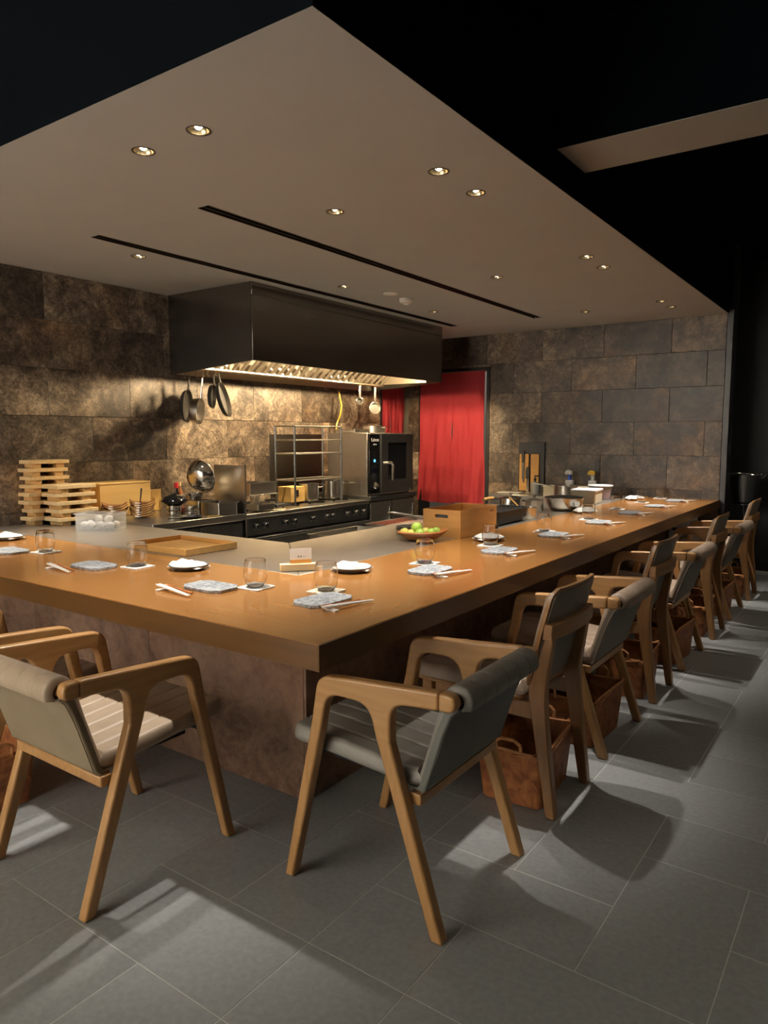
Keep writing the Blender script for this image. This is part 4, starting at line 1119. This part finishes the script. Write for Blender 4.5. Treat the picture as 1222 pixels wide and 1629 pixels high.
# wooden case behind
t = thing('wooden_case', 'plain yellow wooden case against the wall behind the stands', 'case', (-3.12, 1.545, ZP))
MB().box(-.11, .10, -.195, .20, 0, .215).build('case', M['board'], t, bevel=0.003)
MB().box(-.113, .103, -.198, .203, .2155, .228).build('lid', M['board'], t, bevel=0.003)

# egg container
t = bin_box('egg_container', 'clear plastic box of white eggs on the steel worktop', .25, .15, .098, (-2.615, 1.085, HC + .0005), M['clear'], R(28), cat='container', wall=.003)
eg = MB().lathe([(0, -.024)] + [(.0225 * math.sin(a) * (1 - .06 * math.cos(a)), -.026 * math.cos(a)) for a in [PI * k / 10 for k in range(1, 10)]] + [(0, .026)], 16).mesh('egg', M['egg'])
ep = [(-.085, -.035, 0), (-.035, -.04, 0), (.02, -.038, 0), (.075, -.035, 0), (-.08, .02, 0), (-.025, .022, 0), (.03, .02, 0), (.082, .022, 0), (-.01, -.008, .036), (.05, -.005, .036)]
for k, (x, y, z) in enumerate(ep):
    a = R(28)
    o = link('egg', eg, loc=(-2.615 + x * math.cos(a) - y * math.sin(a), 1.085 + x * math.sin(a) + y * math.cos(a), HC + .0285 + z))
    o.rotation_euler = (R(70 + 20 * rd.random()), R(30 * rd.random()), rd.random() * 6)
    tag(o, 'white egg inside the clear plastic box', 'egg', 'eggs in the clear box')

# ------------------------------------------------------------------ red curtains
def noren(label, name, u0, u1, split, z0, z1, place, seed, flare):
    t = thing(name, label, 'curtain')
    rr_ = random.Random(seed)
    ph = [rr_.uniform(0, 6) for _ in range(8)]
    for side, (a, b) in enumerate(((u0, split + .004), (split - .004, u1))):
        def surf(off):
            def fn(u, v):
                z = z1 + (z0 - z1) * v
                gap_ = flare[2] * math.exp(-((v - .44) / .10) ** 2)
                c0 = a - (flare[0] * v ** 2 if side == 0 else -gap_); c1 = b + (flare[1] * v ** 2 if side == 1 else -gap_)
                x = c0 + (c1 - c0) * u
                d = side * .004 + v * (.020 * math.sin(u * 7 + ph[side] + v * 2.6) + .015 * math.sin(u * 15 - v * 6 + ph[side + 2]) + .008 * math.sin(u * 27 + v * 9 + ph[side + 4])) + .006 * v * v * math.sin(u * 9 - v * 14)
                z += .008 * math.sin(u * 3 + ph[side]) * v
                return place(x, d + off, z)
            return fn
        MB().shell(surf(0), surf(.0025), 40, 40).build('cloth_panel', M['red_cloth'], t)
    MB().tube([place(u0 - .012, .002, z1 - .006), place(u1 + .012, .002, z1 - .006)], .006, 8).build('rod', M['steel_dark'], t)
    return t
noren('tall split red cloth curtain hanging in the back wall doorway', 'red_curtain', DX0 + .045, DX1 - .037, -2.655, 0.585, DZ - .033, lambda u, d, z: (u, L_ - .035 - d, z), 4, (.05, .0, .011))
noren('narrower red cloth curtain in the left wall doorway above the oven', 'red_curtain', LD0 + .045, L_ - .02, 5.08, 0.70, LDZ - .033, lambda u, d, z: (WX - .045 + d, u, z), 9, (.0, .0, .0))

# ------------------------------------------------------------------ steel counter along the back wall, knives, bottles
t = thing('back_counter', 'steel counter against the back wall right of the red curtain', 'counter')
MB().box(-2.0, IX - 0.002, 4.9, L_ - .0015, .705, .747).build('top', M['steel'], t, bevel=0.004)
MB().box(-1.985, IX - 0.002, 4.93, L_ - .0015, 0.0, .7045).build('body', M['steel_dark'], t, smooth=False)
for a, b in ((-1.975, -1.665), (-1.655, -1.345)): MB().box(a, b, 4.915, 4.9295, .08, .69).build('door', M['steel_dark'], t, bevel=0.003)
ZB = .7475
t = thing('knife_rack', 'black upright knife rack with two wooden faces on back counter', 'knife rack', (-1.748, L_ - .030, ZB))
MB().box(-.138, .138, 0, .028, 0, .495).build('panel', M['black'], t, bevel=0.002)
MB().box(-.118, -.020, -.022, -.0005, .008, .378).build('wood_face', M['tray'], t, bevel=0.002)
MB().box(.004, .090, -.022, -.0005, .008, .378).build('wood_face', M['tray'], t, bevel=0.002)
def knife(lab, x, z, up, w):
    t = thing('kitchen_knife', lab, 'knife', (x, L_ - .0545, ZB + z))
    s = 1 if up else -1
    MB().prism(fillet([(-.016 * w, 0, 0), (.012 * w, 0, 0), (.014 * w, .11 * s, .03), (-.004, .125 * s, .01), (-.018 * w, .10 * s, .03)], 4), -.012, 0, 'y').build('handle', M['black'], t, bevel=0.003)
    MB().prism([(-.014, 0), (.012, 0), (.012, -.20 * s), (.0, -.20 * s), (-.014, -.15 * s)], -.006, -.004, 'y').build('blade', M['chrome'], t)
    return t
knife('kitchen knife with pale steel handle, upper left on the rack', -1.82, .29, True, 1.0)
knife('kitchen knife with wide black handle, lower middle on the rack', -1.765, .12, False, 1.5) if False else knife('kitchen knife with wide black handle, lower middle on the rack', -1.768, .13, True, 1.4)
t = thing('pump_bottle', 'grey pump bottle standing before the knife rack', 'bottle', (-1.60, 5.10, ZB))
MB().lathe([(0, 0), (.038, 0), (.040, .01), (.040, .10), (.030, .115), (.012, .118), (.012, .125), (0, .125)], 24).build('bottle', M['grey_plastic'], t)
MB().lathe([(0, .1255), (.014, .1255), (.014, .15), (.006, .152), (.006, .165), (0, .165)], 14).build('pump', M['black'], t)
MB().box(-.008, .03, -.008, .008, .1655, .180).build('nozzle', M['black'], t, bevel=0.003)
tag(MB().prism(rrect(-.12, .12, -.07, .07, .01), 0, .010, 'z').build('chopping_board', M['plastic_white'], bevel=0.003, loc=(-1.84, 5.08, ZB)), 'thin white chopping board lying before the knife rack', 'board')
def spray(label, x, y, top, band):
    t = thing('spray_bottle', label, 'bottle', (x, y, HC + .0005))
    MB().prism(rrect(-.036, .036, -.025, .025, .015), 0, .135, 'z').build('bottle', M['plastic_white'], t, bevel=0.008, seg=3)
    MB().lathe([(0, .1355), (.016, .1355), (.015, .165), (.018, .168), (.018, .185), (0, .186)], 16).build('collar', band, t)
    MB().prism(fillet([(-.045, .19, .005), (.025, .188, .008), (.022, .225, .012), (-.02, .235, .01), (-.045, .215, .006)], 4), -.012, .012, 'y').build('trigger_head', top, t, bevel=0.003)
    return t
spray('white spray bottle with blue collar, left of the two', -1.30, 5.22, M['plastic_white'], M['plastic_blue'])
spray('white spray bottle with yellow head, right of the two', -1.085, 5.24, M['plastic_yellow'], M['plastic_white'])
tag(MB().lathe([(0, 0), (.02, 0), (.02, .09), (.012, .10), (0, .10)], 16).build('sauce_bottle', M['orange'], loc=(-1.02, 5.29, HC + .0005)), 'small orange bottle beside the yellow headed spray', 'bottle')
ZS = HC + .0006
bin_box('beige_tray', 'beige rectangular tray box behind the upper saucepan', .36, .22, .095, (-1.22, 4.93, ZS), M['plastic_cream'], 0)
t = pot('saucepan', 'steel saucepan with long handle behind the big steel pan', .10, .12, (-1.12, 4.66, ZS), M['steel_pot'], cat='saucepan', handles=1, rotz=R(188))
t = thing('steel_pan', 'big round bottomed steel pan with white sticker and lid', 'pan', (-0.775, 3.74, ZS))
MB().lathe([(0, 0), (.075, 0), (.105, .012), (.132, .05), (.140, .095), (.146, .097), (.146, .100), (.137, .100), (.129, .052), (.10, .016), (0, .006)], 40).build('body', M['chrome'], t)
MB().lathe([(0, .112), (.08, .109), (.14, .1015), (.14, .1005), (0, .108)], 32).build('lid', M['steel_dark'], t)
k = Matrix.Rotation(R(-28), 4, 'Z')
MB().lathe([(0, 0), (.026, 0), (.026, .003), (0, .003)], 24, mat=k @ Matrix.Translation((.1365, 0, .062)) @ Matrix.Rotation(R(80), 4, 'Y')).build('sticker', M['skin_tag'], t)
t = thing('lidded_tub', 'cream food tub with white lid behind the big steel pan', 'tub', (-0.845, 4.42, ZS), R(6))
MB().prism(rrect(-.10, .10, -.13, .13, .02), 0, .10, 'z').build('tub', M['plastic_cream'], t, bevel=0.004)
MB().prism(rrect(-.107, .107, -.137, .137, .022), .1005, .118, 'z').build('lid', M['plastic_white'], t, bevel=0.004)
t = thing('lidded_tub', 'white tub with orange contents near the back wall', 'tub', (-0.88, 4.86, ZS), R(4))
MB().lathe([(0, 0), (.085, 0), (.10, .115), (.096, .115), (.082, .004), (0, .004)], 28).build('tub', M['clear'], t)
MB().lathe([(0, .006), (.08, .006), (.09, .085), (0, .088)], 24).build('contents', M['orange'], t)
MB().lathe([(0, .1255), (.10, .1255), (.108, .122), (.108, .1155), (0, .1155)], 28).build('lid', M['plastic_white'], t)
pot('small_pot', 'small lidded steel pot left of the big steel pan', .065, .075, (-0.95, 3.59, ZS), M['steel_pot'], lid=True)
pot('kettle_pot', 'rounded polished pot with lid behind the black roasting pan', .085, .10, (-1.05, 3.40, ZS), M['chrome'], lid=True, flare=.92)
t = pot('measuring_pot', 'small steel measuring pot with wooden ladle in it', .055, .075, (-0.775, 3.085, ZS), M['steel_pot'], flare=1.1, handles=0)
MB().tube([(.01, .0, .012), (-.05, -.03, .075), (-.11, -.07, .14)], [.005, .005, .006], 8).build('ladle_handle', M['tray'], t)
# black roasting pan with grill press
t = thing('roasting_pan', 'large black roasting pan beside the wooden box', 'pan', (-0.905, 2.745, ZS))
X, Y = .19, .26
def rp_(k, z): return [(x, y, z) for x, y in rrect(-X * k, X * k, -Y * k, Y * k, .07 * k, 6)]
rings = [rp_(.80, 0), rp_(.86, .012), rp_(.97, .085), rp_(1.02, .088), rp_(1.02, .091), rp_(.955, .091), rp_(.85, .018), rp_(.78, .012)]
n = len(rings[0]); vs_ = [p_ for r in rings for p_ in r]
f = [tuple(range(n - 1, -1, -1)), tuple((len(rings) - 1) * n + k for k in range(n))]
for a in range(len(rings) - 1): f += [(a * n + k, a * n + (k + 1) % n, (a + 1) * n + (k + 1) % n, (a + 1) * n + k) for k in range(n)]
MB().add(vs_, f).build('pan', M['black_iron'], t)
wires = MB()
for k in range(13):
    x = -X * .85 + X * 1.7 * k / 12; wires.tube([(x, -Y * .86, .080), (x, Y * .86, .080)], .0022, 5)
wo = wires.build('grill_wires', M['steel_pot'], t); wo['kind'] = 'stuff'
t = thing('grill_press', 'steel grill press with wooden handle resting on roasting pan', 'grill press', (-0.93, 2.80, ZS + .092))
MB().box(-.05, .05, -.09, .09, 0, .010).build('plate', M['steel_pot'], t, bevel=0.003)
for s in (-1, 1): MB().tube([(0, s * .055, .0105), (0, s * .055, .045)], .004, 6).build('post', M['chrome'], t)
MB().tube([(0, -.07, .052), (0, -.03, .053), (0, .03, .053), (0, .07, .052)], [.010, .012, .012, .010], 12).build('handle', M['tray'], t)

# wooden box
t = thing('wooden_crate', 'open honey coloured wooden box with handle slots on worktop', 'box', (-0.790, 2.184, ZS))
X, Y, H, w = .119, .217, .150, .012
for s in (-1, 1):
    a, b = sorted((s * X, s * (X - w)))
    MB().box(a, b, -Y, Y, 0, H).build('side_board', M['crate'], t, bevel=0.0015)
for s in (-1, 1):
    a, b = sorted((s * Y, s * (Y - w)))
    o = MB().box(-X + w + .0003, X - w - .0003, a, b, 0, H).build('end_board', M['crate'], t, smooth=False)
    c = MB().prism(rrect(-.042, .042, .105, .124, .009), -Y - .05 if s < 0 else Y - .05, -Y + .05 if s < 0 else Y + .05, 'y').build('cutter', None)
    c.parent = t
    bpy.context.view_layer.update()
    boolean_cut(o, c)
MB().box(-X + w + .0003, X - w - .0003, -Y + w + .0003, Y - w - .0003, 0.001, .010).build('floor_board', M['crate'], t)
MB().prism(rrect(-.040, .040, .1, .123, .006), -Y + .0135, -Y + .018, 'y').build('slot_dark_plate', M['black'], t)  # black plate standing in for shade and dark contents behind the slot
MB().prism(rrect(.135, .185, .118, .130, .005), X + .0003, X + .0012, 'x').build('side_slot', M['spoon'], t)
tag(MB().box(-.10, .10, -.17, .19, 0, .008).build('drip_board', M['spoon'], bevel=0.002, loc=(-0.79, 2.20, ZS + .1505)), 'thin brown board lying over the back of the wooden box', 'board') if False else None
# fruit bowl
t = thing('fruit_bowl', 'shallow pointed wooden bowl holding limes', 'bowl', (-0.815, 1.79, ZS), R(35.2))
def bw(s, off):
    def fn(u, v):
        a = u * 2 * PI
        tip = 1 + .22 * max(0, math.cos(a)) ** 6
        r = (0.35 + .65 * v)
        x = .125 * tip * r * math.cos(a); y = .088 * r * math.sin(a)
        z = .045 * v ** 1.6 + .014 * max(0, math.cos(a)) ** 6 * v ** 2
        return (x * s, y * s, z + off)
    return fn
mb = MB(); mb.grid(bw(1, 0), 40, 8); mb.grid(bw(.965, .006), 40, 8, True)
for i in range(40):
    a0 = 8 * 41 + i; b0 = 9 * 41 + a0
    mb.f.append((a0, a0 + 1, b0 + 1, b0))
mb.f.append(tuple(range(39, -1, -1))); mb.f.append(tuple(9 * 41 + k for k in range(40)))
mb.build('bowl', M['bowl_wood'], t)
fr = MB().lathe([(0, -1)] + [(math.sin(a) * (1 + .04 * math.cos(3 * a)), -math.cos(a)) for a in [PI * k / 12 for k in range(1, 12)]] + [(0, 1.08)], 20)
me_l = fr.mesh('lime', M['lime']); me_y = fr.mesh('citrus', M['lime_y']); me_r = fr.mesh('plum', M['red_fruit'])
ca, sa = math.cos(R(35.2)), math.sin(R(35.2))
FR = [('lime', me_l, -.018, .01, .072, .030, 'large pale green lime on top of the fruit bowl'), ('lime', me_l, -.005, -.040, .046, .028, 'green lime at the front centre of the bowl'),
      ('lime', me_l, .058, -.015, .048, .026, 'dark green lime right of centre in the bowl'), ('lime', me_l, .085, .018, .050, .025, 'dark green lime farthest right in the bowl'),
      ('citrus', me_y, -.082, .005, .046, .026, 'yellow green citrus at the left of the bowl'), ('citrus', me_y, -.052, -.035, .044, .024, 'yellow citrus at the front left of the bowl'),
      ('citrus', me_y, .028, .026, .046, .026, 'yellow citrus behind the front lime'), ('plum', me_r, .036, -.048, .036, .021, 'red brown fruit at the front right of the bowl'), ('plum', me_r, -.072, .045, .040, .020, 'red brown fruit at the back left of bowl')]
for nm, me, x, y, z, r, lb in FR:
    o = link(nm, me, loc=(-0.815 + x * ca - y * sa, 1.79 + x * sa + y * ca, ZS + z - .006)); o.scale = (r, r, r * .95)
    o.rotation_euler = (rd.random() * 2, rd.random() * 2, rd.random() * 6)
    tag(o, lb, 'fruit', 'fruit in the wooden bowl')
pl = MB().lathe([(0, 0), (.035, 0), (.068, .010), (.070, .012), (.064, .011), (.034, .004), (0, .004)], 28).mesh('small_plate', M['dark_plate'])
plw = MB().lathe([(0, 0), (.035, 0), (.068, .010), (.070, .012), (.064, .011), (.034, .004), (0, .004)], 28).mesh('small_plate', M['white_cer'])
for k in range(5):
    tag(link('small_plate', plw if k % 2 else pl, loc=(-1.02, 1.985, ZS + k * .0078)), 'small round plate, %s in the stack behind the limes' % ['lowest', 'second from bottom', 'middle', 'second from top', 'topmost'][k], 'plate', 'stacked plates behind the fruit bowl')
# long steel skimmer and inset bins at the inner edge
t = thing('skimmer', 'steel skimmer with a looped handle at the inner counter edge', 'skimmer', (-1.16, 2.44, ZS))
MB().tube([(-.0, -.02, .030), (-.13, -.03, .050), (-.27, -.035, .058), (-.30, -.02, .056), (-.27, -.002, .054), (-.13, -.008, .046), (.0, -.0, .026)], .006, 8).build('handle', M['steel_pot'], t)
MB().lathe([(0, .0), (.035, .002), (.05, .018), (.048, .018), (.033, .004), (0, .003)], 24, (.045, 0, 0)).build('dish', M['steel_pot'], t)
t = thing('ingredient_rail', 'steel rail shelf fixed along the inner worktop edge', 'shelf', (IX - .1815, 1.62, HC - .055))
MB().box(0, .180, 0, 1.30, 0, .008).build('shelf', M['steel_dark'], t, bevel=0.002)
bin_box('inset_bin', 'open dark steel bin at inner edge near the corner', .15, .46, .04, (IX - .0915, 1.90, HC - .0465), M['steel_pot'], 0)
bin_box('inset_bin', 'open steel bin with a painted red reflection at the inner edge', .15, .60, .045, (IX - .0915, 2.52, HC - .0465), M['steel_pot'], 0)
tag(MB().box(-.060, .060, -.10, .22, 0, .018).build('reflection_block', M['red_fruit'], bevel=0.006, loc=(IX - .0915, 2.52, HC - .0422)), 'dark red block painting a reflection inside the steel bin', 'painted_reflection')  # red block stands in for a red reflection in the bin

# ------------------------------------------------------------------ tray, menu holder
t = thing('wooden_tray', 'square golden wooden tray with raised rim on worktop', 'tray', (-1.632, .885, ZS), R(-1))
MB().box(-.215, .215, -.152, .152, 0, .010).build('base', M['tray'], t)
for a in ((-.22, -.2155 + .004, -.157, .157), (.2155 - .004, .22, -.157, .157)): MB().box(*a, 0, .032).build('rim', M['tray'], t, bevel=0.0015)
for a in ((-.2110, .2110, -.157, -.1525), (-.2110, .2110, .1525, .157)): MB().box(*a, 0, .032).build('rim', M['tray'], t, bevel=0.0015)
t = thing('card_holder', 'pale wooden bar holding a small white card', 'card holder', (-0.753, .772, ZS), R(49))
MB().box(-.085, .085, -.018, .018, 0, .030).build('bar', M['pine'], t, bevel=0.002)
MB().box(-.043, .043, -.004, .004, .0302, .046).build('card_clip', M['crate'], t)
cd = MB().box(-.045, .045, -.0012, .0012, .0462, .092).build('card', M['paper'], t)
for a, b, c, d_ in ((-.012, -.006, .056, .062), (-.002, .004, .056, .062), (.009, .020, .058, .0595)): MB().box(a, b, -.0018, -.00125, c, d_).build('print', M['ink'], cd)

# ------------------------------------------------------------------ place settings
slab_pts = fillet([(-.100, -.036, .003), (-.070, -.066, .003), (.066, -.066, .003), (.100, -.040, .003), (.100, .036, .003), (.070, .066, .003), (-.072, .066, .003), (-.100, .040, .003)], 2)
def slab_mesh(m_):
    return MB().prism(slab_pts, 0, .011, 'z').mesh('plate', m_)
sl_me = slab_mesh(M['slab']); sl_dk = slab_mesh(M['slab_dark']); 
def wavy_coaster(m_):
    return MB().prism(rrect(-.052, .052, -.052, .052, .006), 0, .004, 'z').mesh('coaster', m_)
co_me = wavy_coaster(M['coaster']); co_gd = wavy_coaster(M['coaster_gold'])
gp = [(0, 0), (.026, 0), (.034, .010), (.041, .030), (.0435, .050), (.042, .075), (.037, .100), (.0358, .101), (.0365, .099), (.0412, .075), (.0425, .050), (.040, .031), (.033, .012), (.026, .004), (0, .003)]
gl_me = MB().lathe(gp, 36).mesh('tumbler', M['glass'])
def stick(x):
    return MB().tube([(-.105, x, .012), (0, x * .9, .0085), (.105, x * .75, .0035)], [.0042, .0036, .0022], 8)
sp = MB()
def spf(off, s):
    def fn(u, v):
        a = u * 2 * PI
        return (-.075 + .024 * v * s * math.cos(a), .017 * v * s * math.sin(a), .004 + .008 * v ** 2 + off)
    return fn
sp.grid(spf(0, 1), 18, 5); sp.grid(spf(.0025, .96), 18, 5, True)
for i in range(18):
    a0 = 5 * 19 + i; b0 = 6 * 19 + a0; sp.f.append((a0, a0 + 1, b0 + 1, b0))
sp_bowl = sp.mesh('spoon_bowl', M['spoon'])
sp_handle = MB().tube([(-.054, 0, .010), (-.02, 0, .011), (.075, 0, .006)], [.0045, .0035, .0045], 8).mesh('spoon_handle', M['spoon'])
st1 = stick(-.0055).mesh('chopstick', M['white_paint']); st2 = stick(.0055).mesh('chopstick', M['white_paint'])
rest_me = MB().prism(fillet([(-.009, 0, 0), (.009, 0, 0), (.010, .006, .003), (.004, .0055, .002), (-.004, .0055, .002), (-.010, .006, .003)], 3), -.026, .026, 'y').mesh('rest', M['white_cer'])
def cutlery(lab, x, y, a, z=HC + .0005):
    r_ = tag(link('chopstick_rest', rest_me, loc=(x - .07 * math.cos(a), y - .07 * math.sin(a), z), rotz=a), 'small white rest under the chopsticks ' + lab, 'chopstick rest', 'chopstick rests')
    t = thing('chopsticks', 'pair of white chopsticks ' + lab, 'chopsticks', (x, y, z + .0035), a, 'white chopstick pairs')
    link('chopstick', st1, t); link('chopstick', st2, t)
    t = thing('spoon', 'reddish wooden spoon ' + lab, 'spoon', (x - .025 * math.sin(a), y + .025 * math.cos(a), z), a + R(5), 'wooden spoons')
    link('bowl', sp_bowl, t); link('handle', sp_handle, t)
def setting(lab, sx_, sy_, side, cx_, cy_, dark=False, gold=False, rot=0, noslab=False):
    base = 0 if side == 'l' else PI / 2
    z = HC + .0005
    o = link('serving_plate', sl_dk if dark else sl_me, loc=(sx_, sy_, z), rotz=base + rot, bevel=.0015)
    tag(o, 'flat octagonal grey stone plate ' + lab, 'plate', 'stone plates on the counter')
    tag(link('coaster', co_gd if gold else co_me, loc=(cx_, cy_, z), rotz=base + R(4)), 'square pale coaster ' + lab, 'coaster', 'coasters on the counter')
    tag(link('glass_tumbler', gl_me, loc=(cx_, cy_, z + .0045)), 'clear stemless glass tumbler ' + lab, 'glass', 'glass tumblers on the counter')
    if side == 'l': cutlery(lab, sx_ - .045, sy_ - .132, R(-9))
    else: cutlery(lab, sx_ + .118, sy_ - .012, R(90 - 12))
setting('before the grey corner armchair', -.313, .392, 'r', -.408, .521, gold=True, rot=R(-3))
setting('before the tan armchair on the left', -.787, .320, 'l', -.66, .422)
setting('before the chair left of the tan one', -1.525, .329, 'l', -1.374, .435)
setting('at the left frame edge', -2.215, .325, 'l', -2.06, .421)
setting('before the first armless chair on the right', -.306, 1.064, 'r', -.418, 1.20)
setting('before the second armchair on the right', -.300, 1.69, 'r', -.425, 1.837)
setting('before the second armless chair on the right', -.305, 2.375, 'r', -.412, 2.497)
setting('before the third armchair on the right', -.295, 3.10, 'r', -.41, 3.236)
setting('before the third armless chair on the right', -.305, 3.80, 'r', -.47, 4.03, dark=True)
setting('before the farthest armchair on the right', -.295, 4.42, 'r', -.475, 4.70)
setting('before the farthest armless chair by the back wall', -.285, 5.02, 'r', -.465, 5.24)
tw = MB()
def towel(off):
    def fn(u, v):
        x = (u * 2 - 1) * .076; y = (v * 2 - 1) * .046
        e = min(1, min(u, 1 - u) * 5) * min(1, min(v, 1 - v) * 5)
        z = .022 * math.sqrt(max(0, 1 - (1 - e) ** 2)) + .004 * math.sin(u * 5 + 1) * e + .004 * math.sin(v * 12 + u * 3) * e + .007 * math.exp(-((u - .6) / .10) ** 2 - ((v - .55) / .3) ** 2)
        return (x * (1 + .06 * math.sin(v * 7)), y * (1 + .08 * math.sin(u * 6)), z * off + .001 * (1 - off))
    return fn
tw_me = tw.shell(towel(1), towel(0.0), 24, 18).mesh('towel', M['towel'])
dp_me = MB().lathe([(0, 0), (.052, 0), (.060, .004), (.080, .016), (.083, .018), (.083, .021), (.078, .020), (.058, .009), (0, .007)], 36).mesh('towel_dish', M['dark_plate'])
dp_w = MB().lathe([(0, 0), (.052, 0), (.060, .004), (.080, .012), (.083, .013), (.083, .016), (.078, .016), (.058, .009), (0, .007)], 36).mesh('towel_dish', M['white_cer'])
for k, (x, y, lb, w) in enumerate([(-1.16, .53, 'near the wooden tray', 0), (-.573, .885, 'beside the card holder', 0), (-2.64, .545, 'at the left frame edge', 0), (-.515, 2.0, 'in front of the wooden box', 0), (-.585, 3.66, 'beside the big steel pan', 1), (-.60, 4.95, 'near the back wall', 1)]):
    tag(link('towel_dish', dp_w if w else dp_me, loc=(x, y, HC + .0005)), 'round shallow dish under a white towel ' + lb, 'dish', 'towel dishes')
    o = tag(link('towel', tw_me, loc=(x, y, HC + .0105), rotz=R([10, 20, 5, 60, 50, 40][k])), 'folded white hand towel on a dish ' + lb, 'towel', 'folded hand towels')

# ------------------------------------------------------------------ ice bucket by the dark wall
t = thing('ice_bucket', 'dark polished ice bucket on a tall stand by the dark wall', 'ice bucket', (0.135, 5.78, 0))
MB().lathe([(0, .70), (.085, .70), (.100, .715), (.128, .955), (.135, .958), (.135, .964), (.124, .964), (.096, .718), (0, .712)], 32).build('bucket', M['steel_dark'], t)
MB().tube([(.137 * math.cos(a), .137 * math.sin(a), .963) for a in [2 * PI * k / 32 for k in range(32)]], .004, 6, closed=True).build('rim', M['chrome'], t)
for s in (-1, 1):
    MB().tube([(s * .13, 0, .93), (s * .158, 0, .955), (s * .160, 0, .975), (s * .145, 0, .985)], .007, 8).build('handle', M['chrome'], t)
MB().lathe([(0, .69), (.10, .69), (.10, .699), (0, .699)], 28).build('stand_ring', M['steel_dark'], t)
MB().tube([(0, 0, .02), (0, 0, .6895)], .012, 10).build('pole', M['steel_dark'], t)
MB().lathe([(0, 0), (.12, 0), (.12, .008), (.02, .02), (0, .0195)], 28).build('foot', M['steel_dark'], t)
